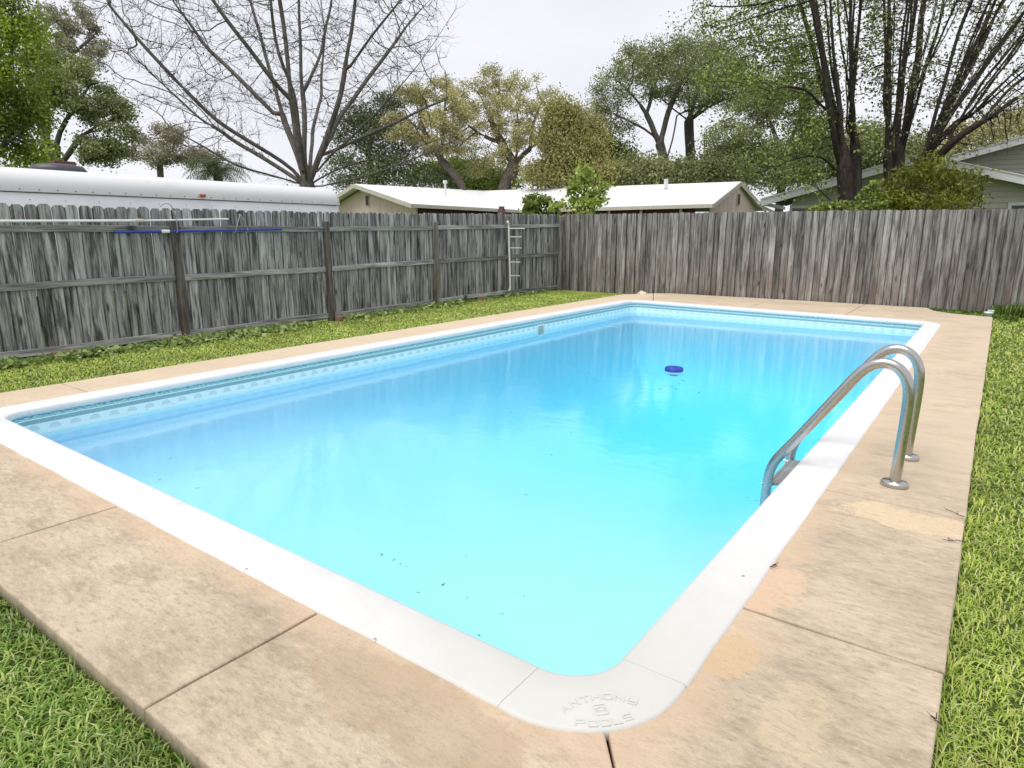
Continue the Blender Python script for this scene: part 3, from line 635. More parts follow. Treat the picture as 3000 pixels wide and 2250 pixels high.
def LL(i): return ('small dark leaf floating close to the blue lidded floater' if i < 6 else 'small dark leaf drifting in mid pool, away from the edges' if i < 11 else 'tiny dark leaf drifting near the near left coping' if i < 24 else 'dark leaf bit drifting beside the left wall of the pool' if i < 27 else 'dark leaf bit beside the foot of the pool ladder')
for i, (sx_, sy_) in enumerate(spots):
    q = onz3(sx_, sy_, WATER+0.004); o = link('fallen_leaf', LFm); dist = math.dist(q, CAM); k = (1.5 if i < 6 else 0.85)*(0.5+0.22*min(dist, 6)/2)*rf.uniform(.6, 1.1)
    o.location = (q[0], q[1], WATER+0.003); o.scale = (k, k*rf.uniform(.35, .9), k); o.rotation_euler = (0, 0, rf.uniform(0, 6.3))
    tag(o, LL(i), 'leaf', 'dark leaves floating on the pool')
LFb = leaf_mesh('leaf', M['leafbrown'], 0.008)
for lb_, (sx_, sy_) in zip(('left', 'middle', 'right'), ((F8(50, 822)), (F8(882, 1270)), (2000+368/2.074, 1450+490/2.074))):
    q = onz3(sx_, sy_, 0.014); o = link('fallen_leaf', LFb); o.location = (q[0], q[1], 0.013+tilt(q[0], q[1])); o.rotation_euler = (0, 0, rf.uniform(0, 6))
    tag(o, {'left': 'tiny dry leaf speck on the near coping, farther from the lettered corner', 'middle': 'tiny dry leaf speck on the near coping, nearer the lettered corner', 'right': 'tiny dry leaf speck on the right hand coping below the ladder'}[lb_], 'leaf', 'specks on the coping')

# ------------------------------------------------------------------ grass (nobody could count it)
rg = np.random.default_rng(5)
def leafmat(name, cols, trans=0.25, rough=0.55, nsc=1.2, nlo=0.45, nhi=1.25, spec=0.3):
    """cols: list of (r,g,b) picked per leaf island"""
    t = NT(name); geo = t.n('NewGeometry'); r = geo.outputs['Random Per Island']
    cr = t.n('ValToRGB', {0: r}); cr.color_ramp.interpolation = 'LINEAR'; el = cr.color_ramp.elements
    while len(el) < len(cols): el.new(0.5)
    for i, cc in enumerate(cols): el[i].position = i/(len(cols)-1); el[i].color = (*cc, 1)
    nn = t.noise(t.coord('Object'), nsc, 4, 0.6)
    hs = t.n('HueSaturation', {'Color': cr.outputs[0], 'Value': t.ramp(nn, 0.32, 0.68, nlo, nhi)})
    p = t.n('BsdfPrincipled', {'Base Color': hs.outputs[0], 'Roughness': rough, 'Specular IOR Level': spec})
    tl = t.n('BsdfTranslucent', {'Color': hs.outputs[0]}); ms = t.n('MixShader', {0: trans, 1: p.outputs[0], 2: tl.outputs[0]})
    t.t.links.new(ms.outputs[0], t.out.inputs[0]); return t.m
def blades(name, x, y, z0, h, wd, lean, mat, label, kind='stuff'):
    """bent two-segment blades, 5 verts each; arrays x,y,h,wd,lean"""
    n = len(x); az = rg.uniform(0, 2*np.pi, n); ux, uy = np.cos(az), np.sin(az); sx_, sy_ = -uy, ux
    V = np.zeros((n, 5, 3))
    l1 = lean*h*0.45; l2 = lean*h*1.25; h1 = h*0.6; h2 = h*np.clip(1.0-lean*0.55, .25, 1)
    for k, (l, hz, w_) in enumerate(((0, 0, .5), (0, 0, -.5), (l1, h1, .5), (l1, h1, -.5), (l2, h2, 0))):
        V[:, k, 0] = x+ux*l+sx_*wd*w_; V[:, k, 1] = y+uy*l+sy_*wd*w_; V[:, k, 2] = z0+hz
    b = (np.arange(n)*5)[:, None]
    F = np.concatenate([b+np.array([[0, 1, 3]]), b+np.array([[0, 3, 2]]), b+np.array([[2, 3, 4]])])
    o = link(name, np_mesh(name, V.reshape(-1, 3), F, mat)); return tag(o, label, None, None, kind)
M['grass'] = leafmat('lawn_blades', [(0.093, 0.2, 0.027), (0.172, 0.294, 0.038), (0.252, 0.389, 0.06), (0.384, 0.493, 0.121), (0.46, 0.5, 0.24)], 0.35, 0.4, 2.2, 0.6, 1.25, 0.5)
M['grass2'] = leafmat('short_lawn_blades', [(0.206, 0.307, 0.039), (0.308, 0.434, 0.059), (0.412, 0.52, 0.092), (0.52, 0.52, 0.158), (0.50, 0.56, 0.27)], 0.35, 0.45, 1.6, 0.92, 1.5, 0.4)
def sample(n, x0, x1, y0, y1, power):
    out = np.zeros((0, 2))
    dmin = 1.4
    while len(out) < n:
        q = np.stack([rg.uniform(x0, x1, n*4), rg.uniform(y0, y1, n*4)], 1); d = np.hypot(np.hypot(q[:, 0]-CAM[0], q[:, 1]-CAM[1]), CAM[2])
        out = np.concatenate([out, q[rg.random(len(q)) < (dmin/np.maximum(d, dmin))**power]])
    return out[:n]
def dist(q): return np.hypot(np.hypot(q[:, 0]-CAM[0], q[:, 1]-CAM[1]), CAM[2])
# right lawn
q = sample(175000, S-0.005, 5.2, -1.8, 14.0, 1.75); q = q[~((q[:, 0] > 1.5+0.36*(q[:, 1]+1.7)+1.2))]; d = dist(q); n = len(q)
dry = np.sin(q[:, 0]*3.1+1.2)*np.sin(q[:, 1]*1.3+0.4)
edgeb = np.clip((S+0.10-q[:, 0])/0.1, 0, 1)
h = rg.uniform(0.02, 0.05, n)*(1+0.8*edgeb)*np.clip(1+0.02*d, 1, 1.3); wd = rg.uniform(0.0018, 0.0040, n)*np.clip(d/2.2, 1, 5)
blades('lawn_grass', q[:, 0], q[:, 1], -0.08, h, wd, rg.uniform(0.2, 1.5, n), M['grass2'], 'light green mown lawn grass along the right deck edge')
# near left lawn
q = sample(100000, -5.6, 0.9, -3.6, N_+0.004, 1.6); n = len(q); d = dist(q)
h = rg.uniform(0.025, 0.07, n); wd = rg.uniform(0.0022, 0.0060, n)*np.clip(d/2.2, 1, 2.2)
bare = ((q[:, 0]+2.35)/0.3)**2+((q[:, 1]+1.13)/0.10)**2 < 1
q, h, wd = q[~bare], h[~bare], wd[~bare]; n = len(q)
blades('lawn_grass', q[:, 0], q[:, 1], -0.08, h, wd, rg.uniform(0.3, 1.6, n), M['grass'], 'dark broad bladed grass at the near left of the deck')
n = 900; a = rg.uniform(0, 6.3, n); r_ = np.sqrt(rg.random(n)); blades('dry_grass', -2.35+0.34*r_*np.cos(a), -1.13+0.12*r_*np.sin(a), -0.07, rg.uniform(.01, .05, n), np.full(n, .004), rg.uniform(1, 2.2, n), simple('straw', (0.42, 0.36, 0.25), 0.8), 'dry straw patch in the near left grass')
# strip along the left fence and the far corners
q = sample(60000, -8.75, LO+0.01, -3.0, 13.7, 1.0); n = len(q); d = dist(q)
blades('lawn_grass', q[:, 0], q[:, 1], -0.08, rg.uniform(0.02, 0.045, n), rg.uniform(0.006, 0.012, n)*np.clip(d/7, 1, 2.2), rg.uniform(0.5, 1.7, n), M['grass2'], 'bright green grass strip between the deck and the left fence')
q = np.stack([rg.uniform(-8.8, -5.55, 9000), rg.uniform(12.3, 13.75, 9000)], 1)
inside = (q[:, 0] > LO) & (q[:, 1] < 13.40+0.05) & (q[:, 1] < 12.45+(q[:, 0]-LO)*2.0); q = q[~inside]; n = len(q)
blades('lawn_grass', q[:, 0], q[:, 1], -0.075, rg.uniform(0.02, 0.045, n), rg.uniform(0.01, 0.018, n), rg.uniform(0.3, 1.5, n), M['grass2'], 'thin grass in the far fence corner')
qa = np.stack([rg.uniform(-0.15, 1.3, 2600), rg.uniform(13.25, 14.45, 2600)], 1); qa = qa[(qa[:, 1] > 13.25+0.9*np.exp(-(qa[:, 0]+0.2)*4.5))]
qb = np.stack([0.9+3.2*rg.random(4200)**0.8, 14.75-0.75*rg.random(4200)**1.4], 1); q = np.concatenate([qa, qb]); n = len(q)
tall = np.where(np.arange(n) < len(qa), 0.10, 0.34)*rg.uniform(.3, 1.1, n)
M['weeds'] = leafmat('tall_weed_blades', [(0.082, 0.154, 0.027), (0.162, 0.27, 0.045), (0.288, 0.378, 0.075)], 0.25)
blades('tall_weeds', q[:, 0], q[:, 1], -0.08, tall, rg.uniform(0.01, 0.022, n), rg.uniform(0.1, 0.9, n), M['weeds'], 'tall uncut weeds at the right foot of the far fence')

# creeping ground ivy along the left fence
def leafquads(P, size, mat, name, elong=1.5, flat=0.0, droop=0.0, parent=None):
    n = len(P); a = rg.normal(size=(n, 3)); a[:, 2] *= (1-flat)
    if droop: a[:, 2] -= droop
    a /= np.linalg.norm(a, axis=1)[:, None]; b = rg.normal(size=(n, 3)); b[:, 2] *= (1-flat); b -= a*(a*b).sum(1)[:, None]; b /= np.linalg.norm(b, axis=1)[:, None]+1e-9
    s_ = (size*rg.uniform(.6, 1.35, n))[:, None]; V = np.stack([P-a*s_*elong*.5, P+b*s_*.5-a*s_*.1, P+a*s_*elong*.5, P-b*s_*.5-a*s_*.1], 1)
    F = np.arange(n*4).reshape(n, 4); return link(name, np_mesh(name, V.reshape(-1, 3), F, mat), parent)
M['ivy'] = leafmat('pale_ivy_leaves', [(0.195, 0.296, 0.074), (0.325, 0.438, 0.134), (0.52, 0.594, 0.27)], 0.25, 0.4, 3, .8, 1.15)
n = 5200; y = rg.choice([rg.uniform(-1.0, 3.3, n), rg.uniform(2.9, 6.0, n), rg.uniform(6.8, 9.6, n)][0:1], axis=0)
parts = [(-1.0, 5.3, 3600, .20), (5.9, 7.3, 350, .12), (7.3, 9.4, 900, .14), (10.5, 13.0, 250, .08)]; PP = []
for y0_, y1_, c_n, sp in parts:
    y = rg.uniform(y0_, y1_, c_n); keep = rg.random(c_n) < 0.25+0.75*(np.sin(y*3.3)*np.sin(y*1.27+1) > -0.25); y = y[keep]
    xf = np.interp(y, [p[1] for p in LP], [p[0] for p in LP]); PP.append(np.stack([xf+0.08+np.abs(rg.normal(0, sp, len(y))), y, -0.05+np.abs(rg.normal(0, 0.03, len(y)))], 1))
P = np.concatenate(PP); tag(leafquads(P, 0.068, M['ivy'], 'ground_ivy', 1.0, 0.55), 'pale green creeping ivy along the foot of the left fence', kind='stuff')
# ------------------------------------------------------------------ camper trailer behind the left fence
TX = -11.5; TY1 = 8.70; TW = 2.4; TY0 = -4.0
M['trailer_white'] = simple('chalky_white_trailer_skin', (0.70, 0.72, 0.75), 0.45, var=0.05, sc=1.4)
t = NT('stained_white_cap'); c = t.coord(); f = t.noise(t.coord('Object', (1, 1.0, 1.6)), 1.3, 5, 0.6)
M['trailer_cap'] = t.pbr(t.mix(t.math('MULTIPLY', t.ramp(f, .55, .75), .45), (0.76, 0.77, 0.78), (0.55, 0.50, 0.38)), 0.35)
tr_ = empty('trailer', (TX-TW/2, 2.4, 0), 'long white box trailer with rounded roof edge behind the left fence', 'trailer'); TI = Matrix.Translation((-(TX-TW/2), -2.4, 0))
ztop, zseam = 2.44, 2.06
def rounded_box(name, x0, x1, y0, y1, z0, z1, rtop, mat, nseg=6):
    """box with big rounded top edges"""
    m = MB(); rows = []
    for j in range(nseg+1):
        a = j/nseg*math.pi/2; ins = rtop*(1-math.cos(a)); z = z1-rtop+rtop*math.sin(a)*0.999; rows.append((ins, z))
    rows = [(0, z0)]+rows; V = []; n = 0
    def rrect(ins):
        out = []; rc = 0.22
        for (cx, cy, a0) in ((x1-rc, y1-rc, 0), (x0+rc, y1-rc, 90), (x0+rc, y0+rc, 180), (x1-rc, y0+rc, 270)):
            for k in range(7): a = R(a0+k*15); e = max(rc-ins, 0.01); out.append((cx+e*math.cos(a)-(max(0, ins-rc))*(1 if cx > (x0+x1)/2 else -1), cy+e*math.sin(a)-(max(0, ins-rc))*(1 if cy > (y0+y1)/2 else -1)))
        return out
    for ins, z in rows: r_ = rrect(ins); n = len(r_); V += [(x, y, z) for x, y in r_]
    F = [(i*n+k, i*n+(k+1) % n, (i+1)*n+(k+1) % n, (i+1)*n+k) for i in range(len(rows)-1) for k in range(n)]
    m.add(V, F, True); m.add(V[-n:], [tuple(range(n))]); return m.build(name, mat)
put(rounded_box('body', TX-TW, TX, TY0, TY1, 0.45, zseam, 0.003, M['trailer_white'], 1), tr_, TI)
put(rounded_box('roof_cap', TX-TW-0.012, TX+0.012, TY0-0.01, TY1+0.012, zseam+0.008, ztop, 0.30, M['trailer_cap']), tr_, TI)
M['dark_rubber'] = simple('dark_rubber', (0.03, 0.03, 0.032), 0.6)
m = MB(); m.box((TX+0.004, (TY0+TY1)/2, zseam+0.002), (0.02, TY1-TY0-0.40, 0.014)); put(m.build('seam_strip', M['dark_rubber']), tr_, TI)
m = MB()
for j in range(46): m.lathe((0, 0, 0), [(0.0001, 0)], 3) if False else m.box((TX+0.013, TY0+0.4+j*0.26, zseam+0.045), (0.008, 0.016, 0.014))
o = m.build('rivets', M['dark_rubber']); o['kind'] = 'stuff'; put(o, tr_, TI)
m = MB()
for j in range(24): m.box((TX+0.002, TY0+0.5+j*0.5, zseam-0.11), (0.006, 0.014, 0.014))
o = m.build('rivets', simple('rivet_grey', (.3, .3, .32), .5)); o['kind'] = 'stuff'; put(o, tr_, TI)
q = onx(435, 411.5, TX); M['amber'] = simple('amber_lens', (0.50, 0.09, 0.02), 0.25)
m = MB(); m.box((TX+0.028, q[1], zseam+0.075), (0.035, 0.11, 0.05)); put(bevel(m.build('marker_light', M['amber']), 0.008), tr_, TI)
q = onx(172/K, 508/K, -12.6)
m = MB(); m.lathe((-12.6, q[1], ztop), [(0.36, 0.0), (0.37, 0.06), (0.33, 0.13), (0.22, 0.165), (0.0, 0.175)], 26, 1.2); vo = put(m.build('roof_vent', simple('dark_grey_vent', (0.055, 0.055, 0.065), 0.45)), tr_, TI)
m = MB(); m.box((-13.3, q[1]+0.35, ztop+0.14), (0.26, 0.36, 0.28)); put(bevel(m.build('vent_box', simple('maroon_vent_box', (0.10, 0.02, 0.025), 0.6)), 0.02), tr_, TI)
m = MB(); m.box((TX-TW/2, 2.4, 0.40), (0.9, TY1-TY0-.5, 0.1)); put(m.build('chassis', M['dark_rubber']), tr_, TI)
for yy in (1.6, 2.6):
    for xx in (TX-0.14, TX-TW+0.14):
        m = MB(); m.tube([(xx-0.1, yy, 0.27), (xx+0.1, yy, 0.27)], 0.34, 24); put(m.build('wheel', M['dark_rubber']), tr_, TI)

# ------------------------------------------------------------------ white roofed house (two gabled wings)
def poly(m, pts): m.add(pts, [tuple(range(len(pts)))])
def slabpoly(name, pts, th, mat, parent, inv, up=None):
    """thick polygon, offset downwards"""
    P = [Vector(p) for p in pts]; n = len(P); m = MB(); m.add(P+[p-Vector((0, 0, th)) for p in P], [tuple(range(n)), tuple(range(2*n-1, n-1, -1))]+[(i, i+n, (i+1) % n+n, (i+1) % n) for i in range(n)])
    o = m.build(name, mat); return put(o, parent, inv)
M['roof_white'] = simple('white_metal_roof', (0.84, 0.85, 0.86), 0.5, var=0.02, sc=0.6)
M['trim_cream'] = simple('cream_fascia', (0.62, 0.58, 0.50), 0.6, var=0.06)
M['siding_tan'] = simple('tan_board_siding', (0.76, 0.64, 0.54), 0.85, var=0.05, sc=2.5)
M['brick_dark'] = simple('dark_red_brickwork', (0.10, 0.05, 0.04), 0.9)
M['opening'] = simple('dark_louvre', (0.11, 0.10, 0.085), 0.8)
A1, B1, C1 = Vector((-23.4, 19.39, 3.6)), Vector((-21.63, 26.66, 3.6)), Vector((-8.42, 27.49, 3.6))
A2, V2_, C2 = Vector((-18.04, 17.62, 2.55)), Vector((-18.55, 25.52, 2.55)), Vector((-8.14, 23.55, 2.55))
A3 = 2*A1-A2; A3.z = 2.55; C3 = Vector((-8.25, 30.9, 2.55)); B3 = Vector((-25.4, 30.3, 2.55))
h1 = empty('ranch_house', (-16, 26, FZ), 'low tan house with long white metal roof beyond the fences', 'house'); H1I = Matrix.Translation((16, -26, -FZ))
slabpoly('roof_panel', [A1, B1, V2_, A2], 0.07, M['roof_white'], h1, H1I); slabpoly('roof_panel', [B1, C1, C2, V2_], 0.07, M['roof_white'], h1, H1I)
slabpoly('roof_panel', [A1, A3, B3, B1], 0.07, M['roof_white'], h1, H1I); slabpoly('roof_panel', [B1, B3, C3, C1], 0.07, M['roof_white'], h1, H1I)
def fascia(a, b, hgt=0.16, th=0.035, drop=0.085):
    m = MB(); dz = Vector((0, 0, -drop-hgt/2+0.08)); m.bar(a+dz, b+dz, th, hgt); put(m.build('fascia', M['trim_cream']), h1, H1I)
out1 = (A1-B1).normalized()*0.03; out2 = (C1-B1).normalized()*0.03
fascia(A1+out1, A2+out1, 0.17); fascia(A1+out1, A3+out1, 0.17); fascia(C1+out2, C2+out2, 0.17); fascia(C1+out2, C3+out2, 0.17)
fascia(A2, V2_, 0.14); fascia(V2_, C2, 0.14)
def gable(peak, e1, e2, inset, zb, panels, ventsz, name='gable_wall'):
    """board panels under the slopes; inset vector moves the wall back from the rake"""
    P, E1, E2 = peak+inset, e1+inset, e2+inset
    a = Vector((E1.x, E1.y, 0)); b = Vector((E2.x, E2.y, 0)); n = panels; pk = 0
    Lg = (b-a).length; d = (b-a)/Lg; tp = (Vector((P.x, P.y, 0))-a).dot(d)
    def zt(s): return (2.55+(P.z-2.55)*s/tp if s < tp else 2.55+(P.z-2.55)*(Lg-s)/(Lg-tp))-0.16
    s0 = 0.55
    s1 = Lg-0.55; nrm = Vector((d.y, -d.x, 0))
    for i in range(n):
        u0 = s0+(s1-s0)*i/n+0.012; u1 = s0+(s1-s0)*(i+1)/n-0.012; us = [u0]+([tp] if u0 < tp < u1 else [])+[u1]
        pts = [a+d*u0+Vector((0, 0, zb)), a+d*u1+Vector((0, 0, zb))]+[a+d*u+Vector((0, 0, zt(u))) for u in us[::-1]]
        m = MB(); k = len(pts); bk = [p-nrm*0.03 for p in pts]; m.add(pts+bk, [tuple(range(k)), tuple(range(2*k-1, k-1, -1))]+[(q_, q_+k, (q_+1) % k+k, (q_+1) % k) for q_ in range(k)])
        put(m.build('siding_panel', M['siding_tan']), h1, H1I)
    m = MB(); c0 = a+d*s0-nrm*0.05; c1 = a+d*s1-nrm*0.05; m.add([c0+Vector((0, 0, zb)), c1+Vector((0, 0, zb)), c1+Vector((0, 0, zt(s1))), a+d*tp-nrm*0.05+Vector((0, 0, zt(tp))), c0+Vector((0, 0, zt(s0)))], [(0, 1, 2, 3, 4)])
    put(m.build(name, M['siding_tan']), h1, H1I)
    vp = a+d*(tp+ventsz)+nrm*0.02; m = MB(); m.bar((vp+Vector((0, 0, 2.62))), (vp+Vector((0, 0, 3.12))), 0.34, 0.04, up=nrm); fo = put(m.build('vent_frame', M['trim_cream']), h1, H1I)
    m = MB(); m.bar((vp+nrm*0.03+Vector((0, 0, 2.66))), (vp+nrm*0.03+Vector((0, 0, 3.08))), 0.25, 0.03, up=nrm); m.build('louvre', M['opening'], fo)
gable(A1, A3, A2, (B1-A1).normalized()*0.5, -0.1, 9, 0.35)
gable(C1, C2, C3, (B1-C1).normalized()*0.28, -0.1, 12, 0.0)
def hwall(a, b, zt, mat, name='wall', th=0.2, zb=-0.1): m = MB(); m.bar(Vector((a.x, a.y, (zt+zb)/2)), Vector((b.x, b.y, (zt+zb)/2)), th, zt-zb); return put(m.build(name, mat), h1, H1I)
i1 = (A1-A2).normalized()*0.6; i1.z = 0; i2 = Vector((0, 0.7, 0))
hwall(A2+i1+Vector((0, .6, 0)), V2_+i1+Vector((0, 1, 0)), 2.5, M['brick_dark']); hwall(V2_+i2+Vector((-1, 0, 0)), C2+i2+Vector((-1, 0, 0)), 2.5, M['brick_dark'])
hwall(A3-i1+Vector((0, .6, 0)), B3+Vector((.6, 0, 0)), 2.5, M['siding_tan'])
for u in (0.12, 0.30, 0.52, 0.68, 0.86):   # porch posts and windows along the long wing
    p = V2_+(C2-V2_)*u; m = MB(); m.box((p.x, p.y+0.25, 1.18), (0.10, 0.10, 2.5)); put(m.build('porch_post', M['trim_cream']), h1, H1I)
vpp = Vector(onz(962, 412, 3.15)); pr_ = at(962, 414, 30.5)
vent = MB(); vent.tube([(pr_[0], pr_[1], pr_[2]-.25), (pr_[0], pr_[1], pr_[2]+0.38)], 0.05, 10); vent.tube([(pr_[0], pr_[1], pr_[2]+0.36), (pr_[0], pr_[1], pr_[2]+0.50)], 0.10, 10); put(vent.build('vent_pipe', M['white_paint']), h1, H1I)
pr_ = at(1439, 392, 28.5); vent = MB(); vent.tube([(pr_[0], pr_[1], pr_[2]-.3), (pr_[0], pr_[1], pr_[2]+.10)], 0.09, 10); put(vent.build('vent_pipe', M['white_paint']), h1, H1I)
M['conduit'] = simple('rusty_red_post', (0.16, 0.08, 0.065), 0.8)
q = at(1089, 455, 15.5); m = MB(); m.box((0, 0, 1.05), (0.13, 0.13, 2.1)); m.box((0, 0, 2.13), (0.10, 0.10, 0.07)); o = m.build('gate_post', M['conduit']); o.location = (q[0]-.3, q[1]+0.3, FZ)
tag(o, 'reddish brown post top rising behind the left fence', 'post')

# ------------------------------------------------------------------ grey lap-sided house on the right
M['siding_grey'] = simple('sage_grey_lap_siding', (0.54, 0.525, 0.44), 0.8, var=0.05, sc=1.5)
M['trim_white'] = simple('white_rake_trim', (0.76, 0.76, 0.75), 0.5, var=0.05)
M['shingle'] = simple('dark_shingle', (0.05, 0.05, 0.048), 0.95, bump=0.6)
M['glass_dark'] = NT('dark_window_glass').pbr((0.03, 0.035, 0.04), 0.06)
h2 = empty('lap_sided_house', (0.5, 28, FZ), 'sage grey lap-sided house with white rake boards behind the right trees', 'house'); H2I = Matrix.Translation((-.5, -28, -FZ))
d2 = Vector((0.993, 0.118, 0)).normalized(); n2_ = Vector((-d2.y, d2.x, 0))          # along gable, away from the camera
def gable2(E, hw_l, hw_r, zE, zP, zEr, s_hide, depth, ext, wi, zlo, wins, lap=0.155):
    """E: left eave corner; slopes from there"""
    def top(s): return zE+(zP-zE)*s/hw_l if s < hw_l else zP+(zEr-zP)*(s-hw_l)/hw_r
    Pt = lambda s, z, dep=0.0: E+d2*s+n2_*dep+Vector((0, 0, z-E.z))
    Lt = hw_l+hw_r
    for a, b in ((0, hw_l), (Lt, hw_l)):
        slabpoly('roof_panel', [Pt(a, top(a)), Pt(b, top(b)), Pt(b, top(b), depth), Pt(a, top(a), depth)], 0.05, M['shingle'], h2, H2I)
        m = MB(); u = 1 if a < b else -1; m.bar(Pt(a, top(a)-0.135, -0.02), Pt(b-0.0*u, top(b)-0.135, -0.02), 0.19, 0.04, up=(0, 0, 1)) if False else m.bar(Pt(a, top(a)-0.14, -0.02), Pt(b, top(b)-0.14, -0.02), 0.04, 0.24); put(m.build('rake_board', M['trim_white']), h2, H2I)
        m = MB(); m.bar(Pt(a, top(a)-0.03, -0.035), Pt(b, top(b)-0.03, -0.035), 0.06, 0.035); put(m.build('drip_edge', M['trim_white']), h2, H2I)
        slabpoly('soffit', [Pt(a, top(a)-0.20, 0.0), Pt(b, top(b)-0.20, 0.0), Pt(b, top(b)-0.20, ext), Pt(a, top(a)-0.20, ext)], 0.015, M['siding_grey'], h2, H2I)
    z = zlo; k = 0
    while z < zP-0.25:
        zt_ = z+lap
        # visible span under both slopes at the top of this lap
        def span(zz):
            zz += 0.22
            l = wi if zz <= top(wi) else (zz-zE)/(zP-zE)*hw_l; r_ = Lt-wi if zz <= top(Lt-wi) else hw_l+(zP-zz)/(zP-zEr)*hw_r; return l, r_
        l0, r0 = span(z); l1, r1 = span(zt_)
        if r1-l1 < 0.1: break
        ys_ = ext+0.05
        V = [Pt(l0, z+0.004, ys_-0.034), Pt(r0, z+0.004, ys_-0.034), Pt(r1, zt_+0.01, ys_-0.006), Pt(l1, zt_+0.01, ys_-0.006), Pt(l0, z, ys_), Pt(r0, z, ys_), Pt(r1, zt_+.01, ys_), Pt(l1, zt_+.01, ys_)]
        m = MB(); m.add(V, [(0, 1, 2, 3), (0, 4, 5, 1), (3, 2, 6, 7), (4, 7, 6, 5)]); put(m.build('lap_board', M['siding_grey']), h2, H2I); z = zt_
    for (s0, s1, z0, z1) in wins:
        m = MB(); dp = ext+0.0; th = 0.06
        for a, b, c_, d_ in ((s0, s1, z1-0.09, z1), (s0, s1, z0, z0+0.09)): m.bar(Pt(a, (c_+d_)/2, dp), Pt(b, (c_+d_)/2, dp), th, d_-c_)
        for a in (s0+.045, s1-.045): m.bar(Pt(a, z0+0.09, dp+.001), Pt(a, z1-0.09, dp+.001), th, 0.09, up=n2_) if False else m.box(Pt(a, (z0+z1)/2, dp+0.001), (0.09, th, z1-z0-0.18), Matrix((d2, n2_, Vector((0, 0, 1)))).transposed())
        wo_ = put(m.build('window', M['trim_white']), h2, H2I)
        m = MB(); m.add([Pt(s0+.09, z0+.09, dp+.012), Pt(s1-.09, z0+.09, dp+.012), Pt(s1-.09, z1-.09, dp+.012), Pt(s0+.09, z1-.09, dp+.012)], [(0, 1, 2, 3)]); m.build('pane', M['glass_dark'], wo_)
    return Pt, top
def onwall(px, py, E, back=0.0):
    o = Vector(E)+n2_*back; d = Vector(ray(px, py)); c = Vector(CAM); u = (o-c).dot(n2_)/d.dot(n2_); q = c+d*u; return (q-o).dot(d2), q.z
E1_ = Vector(at(1645, 428, 22)); sP, zP_ = onwall(1990, 331, E1_); sR, zR_ = onwall(2212, 377, E1_); slr = (zP_-zR_)/(sR-sP); hr_ = 5.0
print('gable', sP, zP_, sR, zR_)
Pt, top = gable2(E1_, sP, hr_, E1_.z, zP_, zP_-slr*hr_, 0, 6.0, 0.55, 0.9, -0.1, [(onwall(1706, 450, E1_, .55)[0], onwall(1800, 450, E1_, .55)[0], 0.9, onwall(1720, 444, E1_, .55)[1]), (onwall(2178, 440, E1_, .55)[0], onwall(2178, 440, E1_, .55)[0]+1.7, 1.0, onwall(2190, 437, E1_, .55)[1])])
sa, za2 = onwall(2044, 338, E1_, 4.0); sb, zb2 = onwall(2212, 292, E1_, 4.0); sl2 = (zb2-za2)/(sb-sa); e0 = sa-2.2; hw2 = sb-e0+3.0
E2_ = E1_+n2_*4.0+d2*e0; E2_.z = za2-2.2*sl2
gable2(E2_, hw2, 6.0, E2_.z, E2_.z+hw2*sl2, E2_.z+hw2*sl2-1.5, 0, 6.0, 0.6, 0.9, 3.0, [])
for (s0) in (0.9,):   # body walls going back
    a = Pt(0.9, 0, 0.6); b = Pt(0.9, 0, 6.0); m = MB(); m.bar(Vector((a.x, a.y, 1.15)), Vector((b.x, b.y, 1.15)), 0.1, 2.5); put(m.build('wall', M['siding_grey']), h2, H2I)
g0, g1 = Pt(-0.07, E1_.z-0.14, 0.0), Pt(-0.07, E1_.z-0.14, 6.0); m = MB(); m.bar(g0, g1, 0.11, 0.11); put(m.build('gutter', M['trim_white']), h2, H2I)
m = MB(); a = Pt(0.05, E1_.z-0.24, 0.25); m.tube(smooth([a, a+Vector((0, 0, -.05)), a+d2*0.4+Vector((0, 0, -.24)), a+d2*0.75+Vector((0, 0, -.38)), a+d2*0.80+Vector((0, 0, -1.2))], 4), 0.045, 8); put(m.build('downspout', M['trim_white']), h2, H2I)
# service cable from the white roof to the trees
a = C1+Vector((0, 0, 0.02)); b = Vector(at(1790, 340, 20)); m = MB(); m.tube([a+(b-a)*u+Vector((0, 0, -0.5*math.sin(u*math.pi))) for u in [j/14 for j in range(15)]], 0.012, 6)
tag(m.build('service_cable', M['dark_rubber']), 'thin cable sagging from the white roof to the right trees', 'cable')

